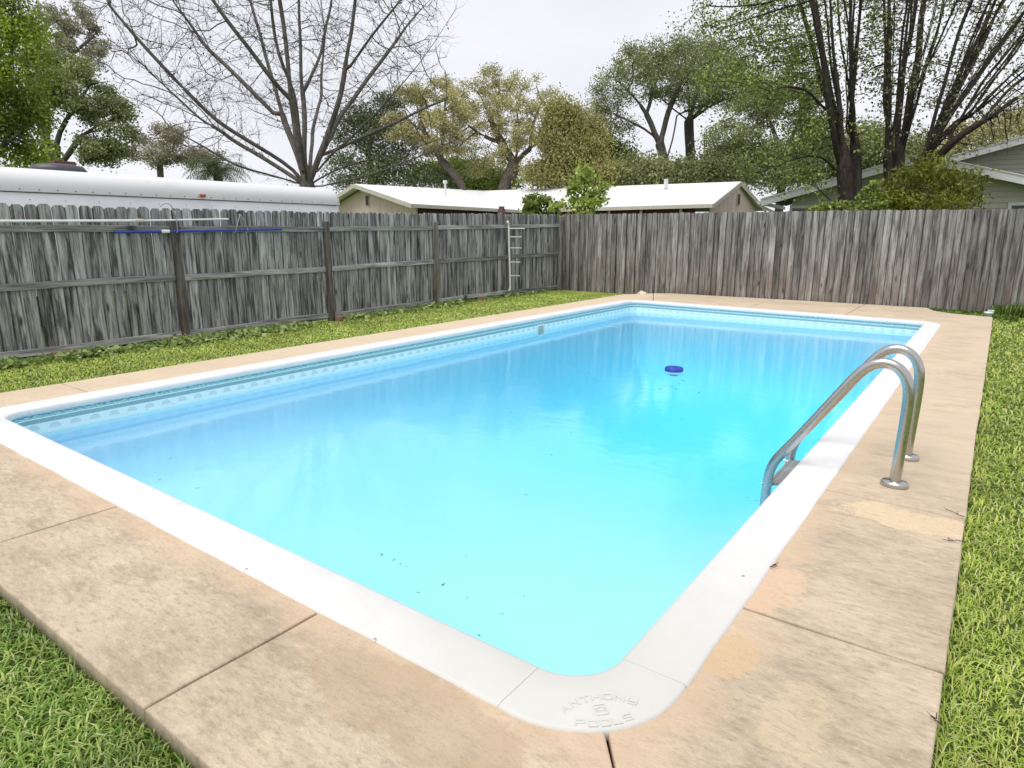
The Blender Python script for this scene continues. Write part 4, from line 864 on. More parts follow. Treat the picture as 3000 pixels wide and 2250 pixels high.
# ------------------------------------------------------------------ trees
def colonize(seed, sk, att, step, kill, infl, iters=90, bias=(0, 0, 0.08), jit=0.12):
    """sk: list of polylines (first starts at the base); grows towards attractor points; returns pos, parent"""
    rr = np.random.default_rng(seed); pos = []; par = []
    for pl in sk:
        pl = np.asarray(pl, float); seg = []
        for a, b in zip(pl[:-1], pl[1:]):
            k = max(1, int(np.linalg.norm(b-a)/step)); seg += [a+(b-a)*j/k for j in range(k)]
        seg.append(pl[-1]); seg = np.array(seg)
        # smooth and wander
        if len(seg) > 4:
            wv = np.cumsum(rr.normal(0, step*0.10, seg.shape), 0); wv -= np.linspace(0, 1, len(seg))[:, None]*wv[-1]; seg = seg+wv
            for _ in range(2): seg[1:-1] = (seg[:-2]+2*seg[1:-1]+seg[2:])/4
        if not pos: prev = -1
        else: prev = int(np.argmin(np.linalg.norm(np.array(pos)-seg[0], axis=1))); seg = seg[1:]
        for q in seg: pos.append(q); par.append(prev); prev = len(pos)-1
    pos = list(map(np.array, pos)); A = np.asarray(att, float); P = np.array(pos)
    D = np.full(len(A), 1e9); I = np.zeros(len(A), int)
    def upd(new0):
        Q = P[new0:]
        for c0 in range(0, len(Q), 400):
            dd = np.linalg.norm(A[:, None, :]-Q[None, c0:c0+400, :], axis=2); k = dd.argmin(1); m_ = dd[np.arange(len(A)), k]; u = m_ < D; D[u] = m_[u]; I[u] = k[u]+new0+c0
    upd(0); bias = np.array(bias)
    for it in range(iters):
        act = (D < infl) & (D > kill)
        if not act.any(): break
        idx = I[act]; v = A[act]-P[idx]; v /= np.linalg.norm(v, axis=1)[:, None]+1e-9
        un, inv_ = np.unique(idx, return_inverse=True); s = np.zeros((len(un), 3)); np.add.at(s, inv_, v)
        s /= np.linalg.norm(s, axis=1)[:, None]+1e-9; s += bias+rr.normal(0, jit, s.shape); s /= np.linalg.norm(s, axis=1)[:, None]+1e-9
        new = P[un]+s*step; n0 = len(P); P = np.concatenate([P, new]); par += list(un)
        upd(n0); keep = D > kill; A, D, I = A[keep], D[keep], I[keep]
        if len(A) == 0: break
    return P, np.array(par)
def radii(par, r0, Rt, cap=None):
    n = len(par); ch = np.bincount(par[par >= 0], minlength=n); tips = (ch == 0).astype(float)
    c = tips.copy()
    for i in range(n-1, 0, -1): c[par[i]] += c[i]
    e = math.log(max(c[0], 2))/math.log(Rt/r0); return r0*c**(1/e), ch
def limb_mesh(name, P, par, r, mat, mask, sides, parent):
    ids = np.nonzero(mask & (par >= 0))[0]; p = par[ids]; a = P[p]; b = P[ids]; n = len(ids)
    if n == 0: return None
    dirn = b-a; dirn /= np.linalg.norm(dirn, axis=1)[:, None]+1e-9
    nd = np.zeros_like(P); nd[ids] = dirn; nd[nd.sum(1) == 0] = (0, 0, 1)
    # main child per node keeps the parent's ring
    big = np.full(len(P), -1); al = np.nonzero(par >= 0)[0]; al = al[np.argsort(r[al], kind='stable')]; big[par[al]] = al; main = big[p] == ids
    ra = np.where(main, r[p], np.minimum(r[p], r[ids]*1.15)); rb = r[ids]; da = np.where(main[:, None], nd[p], dirn); db = dirn
    ref = np.array([0.31, 0.87, 0.38])
    def frame(d): x = np.cross(d, ref); x /= np.linalg.norm(x, axis=1)[:, None]+1e-9; return x, np.cross(d, x)
    V = np.zeros((n, 2*sides, 3)); xa, ya = frame(da); xb, yb = frame(db)
    for k in range(sides):
        c_, s_ = math.cos(2*math.pi*k/sides), math.sin(2*math.pi*k/sides)
        V[:, k] = a+(xa*c_+ya*s_)*ra[:, None]; V[:, k+sides] = b+(xb*c_+yb*s_)*rb[:, None]
    base = (np.arange(n)*2*sides)[:, None]; F = np.concatenate([base+np.array([[k, (k+1) % sides, (k+1) % sides+sides, k+sides]]) for k in range(sides)])
    return link(name, np_mesh(name, V.reshape(-1, 3), F, mat, True), parent)
def twigs(P, par, r, thr, n_per, Lg, rad, mat, parent, name, up=0.35, seed=1, segs=3):
    """short curved terminal twigs on thin nodes"""
    rr = np.random.default_rng(seed); ids = np.nonzero((r < thr) & (par >= 0))[0]; ids = np.repeat(ids, n_per); ids = ids[rr.random(len(ids)) < 0.85]
    d = P[ids]-P[par[ids]]; d /= np.linalg.norm(d, axis=1)[:, None]+1e-9; v = d*0.7+rr.normal(0, 0.55, d.shape); v /= np.linalg.norm(v, axis=1)[:, None]
    L_ = Lg*rr.uniform(.4, 1.2, len(ids)); a = P[ids]; Vs = []; Fs = []; tip = None; n = len(ids); pts = [a]
    for s in range(segs):
        v = v+np.array([0, 0, up])/segs+rr.normal(0, .12, v.shape); v /= np.linalg.norm(v, axis=1)[:, None]; pts.append(pts[-1]+v*(L_/segs)[:, None])
    V = np.zeros((n, (segs+1)*3, 3)); 
    x = np.cross(v, np.array([.3, .8, .5])); x /= np.linalg.norm(x, axis=1)[:, None]+1e-9; y = np.cross(v, x)
    for s in range(segs+1):
        rs_ = rad*(1-0.6*s/segs)
        for k in range(3): V[:, s*3+k] = pts[s]+(x*math.cos(k*2.094)+y*math.sin(k*2.094))*rs_
    base = (np.arange(n)*(segs+1)*3)[:, None]; F = np.concatenate([base+np.array([[s*3+k, s*3+(k+1) % 3, s*3+3+(k+1) % 3, s*3+3+k]]) for s in range(segs) for k in range(3)])
    link(name, np_mesh(name, V.reshape(-1, 3), F, mat, True), parent); return pts[-1], pts
def bark(name, dark, light, sc=3.0):
    t = NT(name); c = t.coord('Object', (1, 1, .35)); f = t.noise(c, sc*4, 6, .7, .6); g_ = t.noise(c, sc, 4, .6)
    col = t.mix(t.ramp(f, .35, .65), dark, light); col = t.mix(t.math('MULTIPLY', t.ramp(g_, .5, .68), .6), col, tuple(x*.55 for x in dark))
    return t.pbr(col, .9, 0, t.bump(f, .8, .03), spec=.15)
M['bark_grey'] = bark('smooth_grey_bark', (0.07, 0.06, 0.052), (0.19, 0.17, 0.148)); M['bark_dark'] = bark('dark_wet_bark', (0.022, 0.018, 0.015), (0.075, 0.062, 0.05)); M['bark_brown'] = bark('brown_bark', (0.08, 0.068, 0.055), (0.21, 0.18, 0.15)); M['bark_far'] = bark('grey_lichen_bark', (0.05, 0.046, 0.038), (0.15, 0.14, 0.115))
M['twig_grey'] = simple('grey_twig', (0.075, 0.06, 0.052), 0.9)
def D3(px, py, dep, off=0.0): q = at(px, py, dep+off); return q
def blobpts(seed, blobs, n, dep, flatz=1.0, shell=0.45):
    """blobs: (px,py,rx,ry[,depth offset]) in picture units at depth dep -> attractor points in ellipsoids of real size"""
    rr = np.random.default_rng(seed); ar = np.array([b[2]*b[3] for b in blobs], float); cnt = (ar/ar.sum()*n).astype(int)+3; out = []
    hz = np.array([FW[0], FW[1], 0]); hz /= np.linalg.norm(hz)
    for b, c_ in zip(blobs, cnt):
        do = b[4] if len(b) > 4 else 0; ctr = at(b[0], b[1], dep+do); s = (dep+do)*K/FPX; v = rr.normal(size=(c_, 3)); v /= np.linalg.norm(v, axis=1)[:, None]
        rad = (shell+(1-shell)*rr.random(c_))**(1/1.6); v *= rad[:, None]; rx, rz = b[2]*s, b[3]*s
        out.append(ctr+RT*(v[:, :1]*rx)+hz*(v[:, 1:2]*rx)+np.array([0, 0, 1])*(v[:, 2:]*rz))
    P = np.concatenate(out); return P
def ground_pt(px, dep, py=455):
    q = at(px, py, dep); return np.array([q[0], q[1], FZ-0.1])
def make_tree(name, label, cat, dep, base_px, sk, blobs, n_att, Rt, barkm, leafm, leaf_n, leaf_size, group=None, step=None, seed=1, r0=0.012, kill=None, infl=None, trunk_min=0.05, tw=None, elong=1.6, spread=0.35, droop=0.0, bias=(0, 0, .08), flat=0.0, twm=None):
    base = ground_pt(base_px, dep); root = empty(name, tuple(base), label, cat, group); inv = Matrix.Translation(tuple(-base))
    lines = []
    for i, pl in enumerate(sk):
        pts = [np.array(D3(*p)) for p in pl]
        if i == 0: pts = [base]+pts
        lines.append(pts)
    att = blobpts(seed, blobs, n_att, dep); step = step or 0.35; P, par = colonize(seed, lines, att, step, kill or step*1.6, infl or step*14, bias=bias)
    r, ch = radii(par, r0, Rt); objs = []
    thick = r > trunk_min
    o = limb_mesh('trunk', P, par, r, barkm, thick, 8, None); put(o, root, inv)
    o = limb_mesh('branches', P, par, r, barkm, ~thick, 4, None)
    if o: put(o, root, inv); o['kind'] = 'stuff'
    tips = P[(r < r0*2.2)]
    if tw:
        pts = None; before = set(bpy.data.objects.keys()); tip, allp = twigs(P, par, r, tw[0], tw[1], tw[2], tw[3], twm or barkm, None, 'twigs', seed=seed, up=tw[4] if len(tw) > 4 else .35)
        for nme in set(bpy.data.objects.keys())-before: put(bpy.data.objects[nme], root, inv)['kind'] = 'stuff'
        tips = np.concatenate([tip]+allp[1:-1])
    if leaf_n:
        rr = np.random.default_rng(seed+7); k = rr.integers(0, len(tips), leaf_n); Q = tips[k]+rr.normal(0, spread, (leaf_n, 3))*np.array([1, 1, .75])
        o = leafquads(Q, leaf_size, leafm, 'foliage', elong, flat, droop); put(o, root, inv)
    return root, P, par, r
# leaf materials
M['lf_dark'] = leafmat('dark_evergreen_leaves', [(0.066, 0.099, 0.037), (0.127, 0.169, 0.064), (0.227, 0.276, 0.12)], .15, .5, .5, .6, 1.3)
M['lf_oak'] = leafmat('oak_leaves', [(0.15, 0.18, 0.076), (0.248, 0.278, 0.114), (0.398, 0.411, 0.19)], .2, .6, .45, .65, 1.3)
M['lf_grey'] = leafmat('budding_grey_leaves', [(0.244, 0.227, 0.162), (0.341, 0.324, 0.227), (0.438, 0.421, 0.308)], .25, .7, .4, .8, 1.2)
M['lf_gold'] = leafmat('golden_catkin_leaves', [(0.298, 0.273, 0.093), (0.421, 0.397, 0.147), (0.527, 0.522, 0.23)], .3, .7, .4, .7, 1.2)
M['lf_gold2'] = leafmat('pale_golden_leaves', [(0.355, 0.326, 0.147), (0.544, 0.502, 0.232), (0.628, 0.63, 0.358)], .3, .7, .4, .75, 1.2)
M['lf_spring'] = leafmat('bright_spring_leaves', [(0.194, 0.282, 0.03), (0.3, 0.405, 0.041), (0.429, 0.529, 0.068)], .3, .5, .55, .28, 1.35)
M['lf_mid'] = leafmat('mid_green_leaves', [(0.144, 0.208, 0.048), (0.239, 0.311, 0.068), (0.407, 0.476, 0.117)], .25, .5, .6, .6, 1.25)
M['lf_sap'] = leafmat('light_sapling_leaves', [(0.248, 0.345, 0.054), (0.373, 0.468, 0.097), (0.559, 0.633, 0.184)], .3, .45, 1.2, .75, 1.15)
M['lf_olive'] = leafmat('olive_feathery_leaves', [(0.131, 0.166, 0.02), (0.21, 0.239, 0.03), (0.316, 0.332, 0.058)], .3, .5, .9, .55, 1.2)

# T1: bare tree behind the trailer
T1 = [[(664, 405, 18), (662, 372, 18)],
      [(662, 372, 18), (661, 300, 18, .1), (659, 200, 18, .2), (655, 90, 18, .3), (650, -60, 18, .3), (648, -170, 18, .4)],
      [(660, 385, 18), (642, 310, 18, -.3), (626, 215, 18, -.7), (615, 110, 18, -1), (600, -40, 18, -1.4), (590, -150, 18, -1.6)],
      [(658, 392, 18), (630, 325, 18, .3), (604, 255, 18, .7), (578, 160, 18, 1.0), (560, 60, 18, 1.4), (530, -70, 18, 1.8)],
      [(666, 392, 18), (690, 335, 18, -.2), (722, 255, 18, -.5), (742, 160, 18, -.7), (758, 60, 18, -1), (785, -80, 18, -1.2)],
      [(666, 388, 18), (705, 320, 18, .3), (750, 250, 18, .9), (815, 150, 18, 1.5), (890, 50, 18, 2.2), (960, -40, 18, 2.8)],
      [(668, 385, 18), (720, 325, 18, -.5), (790, 265, 18, -1.2), (860, 190, 18, -2), (930, 110, 18, -2.6), (985, 20, 18, -3.0)],
      [(656, 392, 18), (610, 350, 18, -.4), (540, 300, 18, -1.0), (450, 240, 18, -1.8), (370, 165, 18, -2.4), (290, 80, 18, -2.8), (235, 10, 18, -3)],
      [(655, 396, 18), (595, 355, 18, .5), (500, 300, 18, 1.2), (410, 230, 18, 1.9), (320, 150, 18, 2.4), (260, 60, 18, 2.8), (225, -30, 18, 3)],
      [(655, 398, 18), (600, 385, 18, -.2), (520, 365, 18, -.8), (440, 320, 18, -1.3), (370, 280, 18, -1.8)],
      [(655, 400, 18), (600, 392, 18, .6), (545, 378, 18, 1.4), (470, 350, 18, 2.2)],
      [(672, 400, 18), (740, 388, 18, -.4), (830, 362, 18, -1.1), (920, 335, 18, -1.6), (1000, 300, 18, -2), (1045, 262, 18, -2.2)],
      [(670, 396, 18), (730, 360, 18, .5), (800, 340, 18, 1.2), (880, 325, 18, 1.9), (950, 300, 18, 2.2)],
      [(690, 335, 18, -.2), (790, 300, 18, -.1), (880, 250, 18, 0), (965, 215, 18, .1)],
      [(604, 255, 18, .7), (520, 170, 18, 1), (440, 90, 18, 1.2), (370, 0, 18, 1.4), (330, -80, 18, 1.4)],
      [(626, 215, 18, -.7), (560, 130, 18, -1.5), (490, 50, 18, -2), (420, -60, 18, -2.4)],
      [(659, 200, 18, .2), (690, 120, 18, 1.2), (710, 20, 18, 1.8), (740, -90, 18, 2.2)],
      [(742, 160, 18, -.7), (800, 80, 18, -1.2), (860, 10, 18, -1.6), (910, -70, 18, -1.8)],
      [(664, 385, 18), (670, 300, 18, 1.6), (690, 200, 18, 3), (700, 80, 18, 3.8), (690, -60, 18, 4.2)],
      [(664, 385, 18), (650, 310, 18, -1.5), (640, 200, 18, -2.6), (600, 80, 18, -3.6), (580, -60, 18, -4.2)]]
blobs1 = [(600, 40, 390, 250), (420, 120, 220, 150), (330, 130, 150, 130), (820, 90, 170, 160), (640, -60, 300, 160), (480, 270, 130, 70), (820, 280, 150, 60), (930, 330, 110, 45), (390, 290, 110, 60), (880, 200, 110, 80)]
t1, P1, par1, r1 = make_tree('bare_tree', 'tall leafless grey tree with fanning branches behind the white trailer', 'tree', 18, 664, T1, blobs1, 4200, 0.215, M['bark_grey'], None, 0, 0, seed=3, step=0.27, kill=0.40, infl=2.6, r0=0.0072, trunk_min=0.045,
                          tw=(0.0108, 4, 0.46, 0.0038, .55), twm=M['twig_grey'], bias=(0, 0, .12))
# buds on the bare tree
rr = np.random.default_rng(2); idx = rr.choice(np.nonzero(r1 < 0.010)[0], 1500); bud = leafquads(P1[idx]+rr.normal(0, .12, (1500, 3)), 0.035, M['twig_grey'], 'buds', 2.0); put(bud, t1, Matrix.Translation(tuple(-np.array(t1.location))))

# right multi-stemmed trees
def fan(seed, starts, n, dep, x0, x1, ytop, sag=0.0):
    rr = random.Random(seed); out = []
    for i in range(n):
        u = (i+rr.uniform(.2, .8))/n; xt = x0+(x1-x0)*u; s = starts[min(len(starts)-1, int(u*len(starts)))]; dz = rr.uniform(-2.2, 2.2); yt = ytop+rr.uniform(-40, 60)
        pts = []
        for k in range(6):
            f = k/5; f2 = f**1.0; pts.append((s[0]+(xt-s[0])*(f**1.05), s[1]+(yt-s[1])*f, dep, (s[3] if len(s) > 3 else 0)+dz*f))
        out.append(pts)
    return out
D_ = 18.5
TR1 = [[(1838, 480, D_), (1838, 474, D_)],
       [(1832, 472, D_), (1823, 420, D_), (1818, 370, D_, -.1), (1812, 290, D_, -.2), (1800, 170, D_, -.3), (1790, 50, D_, -.3), (1782, -120, D_, -.3)],
       [(1844, 472, D_), (1852, 420, D_), (1854, 350, D_, .1), (1848, 240, D_, .2), (1846, 120, D_, .3), (1850, -10, D_, .3), (1852, -130, D_, .4)],
       [(1848, 440, D_), (1838, 320, D_, .4), (1830, 200, D_, .7), (1822, 60, D_, 1), (1825, -90, D_, 1.2)],
       [(1822, 380, D_), (1802, 300, D_, -.5), (1782, 200, D_, -.9), (1762, 90, D_, -1.2), (1745, -60, D_, -1.5)],
       [(1815, 330, D_), (1790, 240, D_, .6), (1765, 130, D_, 1.1), (1735, 20, D_, 1.5), (1700, -90, D_, 1.9)],
       [(1795, 250, D_, -.3), (1740, 190, D_, -1.4), (1680, 185, D_, -1.8), (1620, 225, D_, -2.1), (1565, 262, D_, -2.3)],
       [(1820, 380, D_), (1770, 345, D_, -.5), (1720, 345, D_, -.9), (1650, 370, D_, -1.2)],
       [(1825, 448, D_), (1790, 425, D_, -.4), (1770, 412, D_, -.6), (1760, 398, D_, -.8)]]
TR1 += fan(5, [(1820, 350, D_, -.1), (1845, 330, D_, .1), (1830, 300, D_, .2)], 9, D_, 1735, 1890, -130)
blobsR1 = [(1670, 50, 130, 110), (1740, 190, 90, 110), (1540, 40, 90, 50), (1690, 340, 110, 70), (1820, 120, 90, 200), (1850, 330, 50, 90), (1760, -90, 260, 100), (1600, 150, 110, 80)]
make_tree('multi_stem_tree', 'dark two-stemmed tree in new leaf behind the far fence, left of the fanning one', 'tree', D_, 1838, TR1, blobsR1, 1500, 0.30, M['bark_dark'], M['lf_mid'], 24000, 0.058, seed=21, step=0.3, kill=0.5, infl=3.0, r0=0.010, trunk_min=0.05, tw=(0.02, 3, 0.5, 0.006, .2), spread=0.12, elong=1.3)
TR2 = [[(1945, 485, D_), (1945, 475, D_)],
       [(1936, 474, D_), (1922, 420, D_), (1920, 340, D_, -.1), (1926, 210, D_, -.2), (1922, 80, D_, -.2), (1915, -120, D_, -.2)],
       [(1942, 474, D_), (1944, 420, D_, .1), (1948, 330, D_, .2), (1962, 180, D_, .4), (1985, 20, D_, .5), (2005, -120, D_, .6)],
       [(1955, 472, D_), (1972, 410, D_, -.2), (1985, 370, D_, -.3), (2010, 320, D_, -.5), (2050, 210, D_, -.8), (2100, 70, D_, -1), (2150, -90, D_, -1.2)],
       [(1960, 430, D_), (2000, 340, D_, .3), (2045, 250, D_, .6), (2090, 170, D_, .9), (2150, 60, D_, 1.2), (2220, -60, D_, 1.5)],
       [(1985, 390, D_), (2040, 315, D_, -.7), (2110, 275, D_, -1.2), (2190, 225, D_, -1.6), (2290, 180, D_, -2)],
       [(2010, 330, D_), (2080, 260, D_, .8), (2150, 190, D_, 1.3), (2240, 120, D_, 1.8)]]
TR2 += fan(9, [(1922, 340, D_, -.1), (1930, 300, D_, -.1), (1946, 330, D_, .2), (1955, 250, D_, .2), (1980, 385, D_, -.3), (2000, 340, D_, .3), (2010, 320, D_, -.5), (2040, 315, D_, -.7)], 26, D_, 1898, 2400, -140)
TR2 += fan(12, [(2045, 250, D_, .6), (2080, 265, D_, .5), (2110, 275, D_, -1.2)], 10, D_, 2120, 2560, -20)
blobsR2 = [(1930, 60, 70, 200), (2060, 60, 180, 180), (2180, 170, 110, 120), (1960, 280, 60, 80), (2080, -100, 320, 100), (2110, 290, 80, 50), (2000, 200, 90, 120)]
make_tree('multi_stem_tree', 'dark many-stemmed tree fanning out in front of the grey house', 'tree', D_, 1950, TR2, blobsR2, 1700, 0.34, M['bark_dark'], M['lf_oak'], 13000, 0.058, seed=31, step=0.3, kill=0.5, infl=3.0, r0=0.014, trunk_min=0.05, tw=(0.025, 3, 0.5, 0.007, .4), spread=0.12, elong=1.3)

# trees further off
BGT = 'trees beyond the fences'
def bg(label, dep, bpx, sk, blobs, natt, Rt, bk, lf, ln, ls, seed, name='oak_tree', **kw):
    kw.setdefault('step', 0.45); kw.setdefault('kill', .75); kw.setdefault('infl', 5); kw.setdefault('r0', .016); kw.setdefault('trunk_min', .09); kw.setdefault('spread', .32)
    return make_tree(name, label, 'tree', dep, bpx, sk, blobs, natt, Rt, M[bk], M[lf] if lf else None, ln, ls, group=BGT, seed=seed, **kw)
bg('bright spring green tree at the far left above the trailer', 17, -40, [[(-40, 430, 17), (-30, 300, 17)], [(-30, 300, 17), (20, 180, 17, .6)], [(-30, 300, 17), (-60, 150, 17)], [(-30, 340, 17), (40, 290, 17, -.5)]],
   [(20, 50, 60, 70), (35, 165, 55, 50), (10, 300, 60, 60), (-60, 120, 90, 160), (-50, 290, 90, 90), (60, 245, 38, 36), (55, 330, 40, 30), (70, 110, 30, 24)], 900, 0.20, 'bark_brown', 'lf_spring', 34000, .055, 41, name='leafy_tree', step=.35, kill=.5, spread=.24, tw=(.025, 2, .45, .007))
bg('dark oak with a forked leaning trunk right of the bright tree', 27, 110, [[(122, 372, 27), (135, 350, 27)], [(135, 350, 27), (165, 310, 27), (178, 285, 27), (230, 262, 27), (265, 250, 27)], [(178, 285, 27), (215, 283, 27, 1), (245, 262, 27, 1)],
   [(128, 368, 27), (118, 320, 27), (130, 280, 27), (160, 240, 27), (190, 190, 27)], [(120, 330, 27), (90, 290, 27), (70, 240, 27), (60, 170, 27)]],
   [(150, 190, 90, 60), (215, 240, 60, 45), (235, 320, 52, 48), (95, 160, 60, 60), (60, 230, 55, 50), (255, 275, 36, 32), (90, 290, 25, 22)], 1100, 0.24, 'bark_far', 'lf_oak', 36000, .062, 42, tw=(.03, 1, .4, .007), spread=.2)
bg('pale leafless-looking oak crown high at the left edge', 34, 90, [[(100, 380, 34), (95, 200, 34)], [(95, 200, 34), (130, 125, 34), (170, 110, 34), (200, 80, 34)], [(95, 200, 34), (80, 100, 34)]],
   [(110, 60, 55, 45), (170, 50, 55, 40), (190, 110, 45, 30), (120, 130, 60, 40), (215, 130, 25, 20)], 700, 0.22, 'bark_brown', 'lf_grey', 14000, .07, 43, tw=(.03, 2, .5, .008), spread=.15)
bg('sparse far pale oak over the trailer roof, left of the drooping palm', 48, 350, [[(350, 400, 48), (345, 350, 48)], [(345, 350, 48), (320, 320, 48)], [(345, 350, 48), (380, 310, 48)]],
   [(320, 305, 35, 25), (370, 300, 40, 25), (350, 340, 55, 25), (400, 330, 30, 22), (295, 340, 25, 25), (440, 345, 40, 20)], 600, 0.22, 'bark_brown', 'lf_grey', 16000, .08, 44, spread=.25, tw=(.03, 1, .6, .01))
bg('dark glossy evergreen behind the left white roof gable', 35, 800, [[(800, 420, 35), (795, 330, 35)], [(795, 330, 35), (820, 250, 35)], [(795, 330, 35), (750, 300, 35)]],
   [(800, 290, 55, 50), (840, 225, 40, 30), (745, 345, 45, 35), (850, 350, 55, 32), (765, 250, 32, 28), (905, 385, 55, 22), (960, 390, 50, 20), (800, 385, 60, 18), (870, 290, 35, 30), (720, 385, 28, 16)], 900, 0.22, 'bark_far', 'lf_dark', 24000, .075, 45, name='evergreen_tree')
bg('brownish half-bare oak between the evergreen and the gnarled oak', 34, 935, [[(1010, 415, 34), (990, 380, 34), (955, 350, 34)], [(955, 350, 34), (920, 290, 34), (900, 220, 34)], [(955, 350, 34), (960, 270, 34), (965, 190, 34)], [(920, 290, 34), (870, 250, 34)]],
   [(900, 225, 50, 40), (955, 200, 40, 38), (880, 290, 50, 40), (940, 290, 60, 60), (985, 240, 35, 40), (850, 250, 30, 30)], 1000, 0.20, 'bark_brown', 'lf_gold2', 22000, .065, 46, tw=(.03, 1, .5, .009), spread=.2)
bg('gnarled oak with golden sparse crown and thick twisted limbs', 36, 1090, [[(1080, 412, 36), (1105, 375, 36), (1112, 355, 36)], [(1112, 355, 36), (1080, 310, 36), (1060, 260, 36), (1040, 210, 36)], [(1060, 260, 36), (1085, 215, 36), (1075, 175, 36)],
   [(1112, 355, 36), (1145, 320, 36), (1180, 300, 36), (1195, 270, 36)], [(1145, 320, 36), (1150, 270, 36), (1170, 220, 36)], [(1080, 310, 36), (1030, 290, 36), (1000, 260, 36)], [(1105, 378, 36), (1060, 385, 36), (1020, 375, 36)], [(1112, 355, 36), (1120, 290, 36), (1115, 230, 36)]],
   [(1070, 185, 55, 32), (1010, 215, 35, 35), (1150, 205, 50, 33), (1100, 240, 75, 45), (1040, 265, 55, 35), (1170, 260, 45, 40), (1120, 300, 60, 30), (990, 300, 35, 30), (1060, 330, 50, 25)], 1700, 0.36, 'bark_brown', 'lf_gold2', 27000, .06, 47, kill=.6, tw=(.03, 1, .45, .009), spread=.18)
bg('rounded golden brown tree right of the gnarled oak', 33, 1230, [[(1235, 412, 33), (1232, 340, 33)], [(1232, 340, 33), (1225, 250, 33)], [(1232, 350, 33), (1270, 300, 33)]],
   [(1215, 250, 40, 36), (1255, 275, 34, 36), (1195, 300, 36, 32), (1265, 325, 48, 40), (1215, 350, 50, 40), (1295, 375, 40, 30), (1175, 380, 45, 26)], 800, 0.18, 'bark_brown', 'lf_gold', 42000, .065, 48, name='golden_tree', spread=.38, elong=2.4, droop=.6)
bg('big dark umbrella-crowned oak above the right end of the white roof', 36, 1440, [[(1445, 405, 36), (1438, 360, 36), (1425, 310, 36)], [(1425, 310, 36), (1390, 280, 36), (1350, 262, 36), (1315, 240, 36)], [(1425, 310, 36), (1400, 250, 36), (1370, 210, 36), (1340, 180, 36)], [(1400, 250, 36), (1415, 190, 36), (1400, 140, 36)],
   [(1425, 310, 36), (1440, 240, 36), (1470, 180, 36)], [(1438, 345, 36), (1455, 300, 36), (1462, 250, 36)]],
   [(1330, 195, 55, 40), (1390, 145, 65, 40), (1470, 120, 60, 40), (1310, 245, 40, 22), (1540, 160, 60, 40), (1440, 180, 80, 40), (1340, 270, 45, 20), (1590, 200, 50, 40), (1500, 210, 60, 30)], 1900, 0.26, 'bark_far', 'lf_oak', 34000, .065, 49, kill=.6, spread=.25, tw=(.03, 2, .5, .010))
bg('thick straight trunk oak beside the umbrella oak', 38, 1490, [[(1492, 405, 38), (1490, 350, 38), (1488, 262, 38)], [(1488, 262, 38), (1460, 240, 38), (1430, 215, 38), (1415, 195, 38)], [(1488, 262, 38), (1490, 200, 38), (1475, 150, 38)], [(1488, 262, 38), (1520, 230, 38), (1560, 190, 38)], [(1488, 262, 38), (1540, 225, 38), (1590, 205, 38)], [(1488, 262, 38), (1500, 200, 38), (1520, 140, 38)]],
   [(1430, 150, 60, 35), (1500, 130, 70, 40), (1570, 150, 60, 45), (1600, 215, 50, 30), (1530, 220, 50, 25)], 900, 0.27, 'bark_far', 'lf_oak', 15000, .065, 50, tw=(.03, 2, .5, .010))
bg('loose grey-green tree between the umbrella oak and the dark stems', 31, 1680, [[(1685, 420, 31), (1690, 340, 31)], [(1690, 340, 31), (1660, 250, 31)], [(1690, 340, 31), (1730, 250, 31)]],
   [(1650, 230, 65, 60), (1720, 210, 60, 60), (1660, 330, 70, 50), (1760, 300, 60, 60), (1600, 360, 60, 35), (1720, 385, 70, 30), (1650, 400, 50, 24), (1565, 300, 50, 38)], 1000, 0.19, 'bark_far', 'lf_oak', 36000, .065, 51, spread=.26, tw=(.03, 1, .5, .008))
bg('golden green tree rising over the grey house roof', 44, 2130, [[(2130, 400, 44), (2130, 320, 44)], [(2130, 320, 44), (2080, 270, 44)], [(2130, 320, 44), (2190, 260, 44)]],
   [(2080, 290, 60, 35), (2150, 275, 60, 38), (2220, 260, 60, 40), (2020, 330, 50, 30), (2120, 330, 80, 35), (2290, 280, 70, 45)], 700, 0.22, 'bark_brown', 'lf_gold2', 24000, .09, 52, spread=.35)
for i, (lb, px, dep, blobs, lf_, nl) in enumerate((
    ('dark green thicket behind the middle of the white roof', 1010, 40, [(1010, 375, 75, 35), (1080, 390, 60, 25), (940, 370, 50, 30)], 'lf_mid', 12000),
    ('green thicket right of the golden tree', 1340, 38, [(1320, 350, 42, 48), (1360, 380, 55, 28), (1300, 320, 26, 30)], 'lf_mid', 11000),
    ('shady brown-green thicket in front of the oak trunks', 1450, 33, [(1380, 372, 60, 26), (1470, 375, 60, 25), (1580, 350, 70, 45), (1530, 385, 60, 22)], 'lf_oak', 17000),
    ('low trees behind the left of the grey house', 1790, 36, [(1760, 350, 90, 55), (1870, 330, 80, 60), (1960, 320, 60, 40)], 'lf_oak', 13000))):
    bg(lb, dep, px, [[(px, 420, dep), (px, 380, dep)]], blobs, 350, 0.14, 'bark_far', lf_, int(nl*1.5), .095, 60+i, name='thicket_tree', spread=.42)

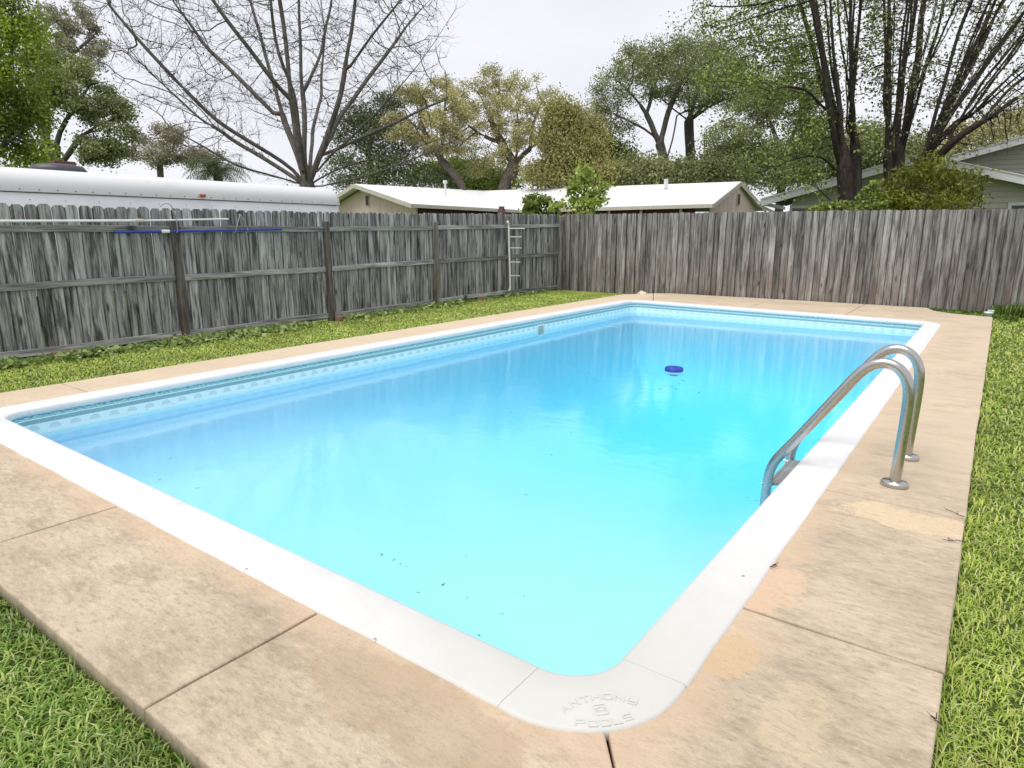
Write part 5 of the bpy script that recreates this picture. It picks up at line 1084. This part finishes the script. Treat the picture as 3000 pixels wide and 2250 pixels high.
# drooping palm over the trailer
pb = np.array(at(470, 372, 24)); pbase = np.array([pb[0], pb[1], FZ]); palm = empty('palm_tree', tuple(pbase), 'drooping green palm crown poking above the trailer roof', 'palm'); PI_ = Matrix.Translation(tuple(-pbase))
m = MB(); m.tube([pbase, pbase*0.5+pb*0.5, pb], [0.2, .17, .16], 10); put(m.build('trunk', M['bark_brown']), palm, PI_)
rr = np.random.default_rng(8); Vp = []; Fp = []
M['lf_palm'] = leafmat('palm_fronds', [(0.06, 0.085, 0.03), (0.10, 0.135, 0.05), (0.17, 0.18, 0.085)], .2, .6, 1, .6, 1.2)
for k in range(64):
    az = rr.uniform(0, 6.28); el = rr.uniform(.05, 1.2); Lf = rr.uniform(1.0, 1.6); d = np.array([math.cos(az)*math.cos(el), math.sin(az)*math.cos(el), math.sin(el)]); p = pb.copy()
    for s in range(9):
        d = d+np.array([0, 0, -.19]); d /= np.linalg.norm(d); p2_ = p+d*Lf/9; side = np.cross(d, [0, 0, 1]); side /= np.linalg.norm(side)+1e-9
        for sg in (-1, 1):
            for e in range(2):
                o0 = p+(p2_-p)*e/2; tip = o0+side*sg*0.30*math.sin((s+1.5)/10.5*math.pi)+d*0.16+np.array([0, 0, -.14*rr.uniform(.5, 1.4)]); n0 = len(Vp); Vp += [o0, o0+d*0.03, tip]; Fp.append((n0, n0+1, n0+2))
        p = p2_
put(link('fronds', np_mesh('fronds', np.array(Vp), np.array(Fp), M['lf_palm'])), palm, PI_)

# shrubs just behind the fences
def shrub(name, label, dep, px, blobs, n_att, lf, ln, ls, seed, cat='shrub', **kw):
    kw.setdefault('r0', .006); kw.setdefault('trunk_min', .02); kw.setdefault('spread', .07)
    return make_tree(name, label, cat, dep, px, [[(px, blobs[0][1]+20, dep)]], blobs, n_att, .05, M['bark_brown'], M[lf], ln, ls, seed=seed, step=.14, kill=.22, infl=2.0, **kw)
shrub('round_shrub', 'small dark rounded shrub top over the fence corner, in front of the white roof', 19.5, 1155, [(1155, 445, 36, 22), (1140, 430, 14, 12), (1170, 432, 20, 12), (1160, 475, 45, 30)], 300, 'lf_mid', 5200, .055, 71)
shrub('sapling', 'light green sapling with big leaves in front of the white roof', 19, 1262, [(1262, 380, 26, 25), (1240, 410, 22, 22), (1290, 425, 25, 22), (1256, 440, 45, 20), (1215, 450, 30, 14), (1318, 395, 10, 10), (1255, 365, 10, 14), (1260, 480, 50, 30)], 360, 'lf_sap', 2300, .085, 72, cat='sapling', spread=.09)
shrub('feathery_shrub', 'olive green feathery shrub at the foot of the fanning tree', 17, 1980, [(1960, 400, 45, 40), (2015, 380, 35, 40), (1990, 440, 90, 24), (2070, 420, 30, 26), (2105, 385, 26, 10), (1930, 430, 34, 26), (1985, 350, 14, 26), (2045, 365, 16, 20), (2085, 440, 34, 16)], 700, 'lf_olive', 5600, .046, 73, spread=.15, elong=3.0, droop=.2)
shrub('leafy_vine', 'low leafy growth at the foot of the two-stemmed tree', 17, 1860, [(1850, 448, 60, 10), (1760, 452, 25, 6), (1900, 442, 30, 16), (1880, 410, 22, 26), (1860, 470, 80, 14)], 260, 'lf_mid', 3000, .065, 74, spread=.06)
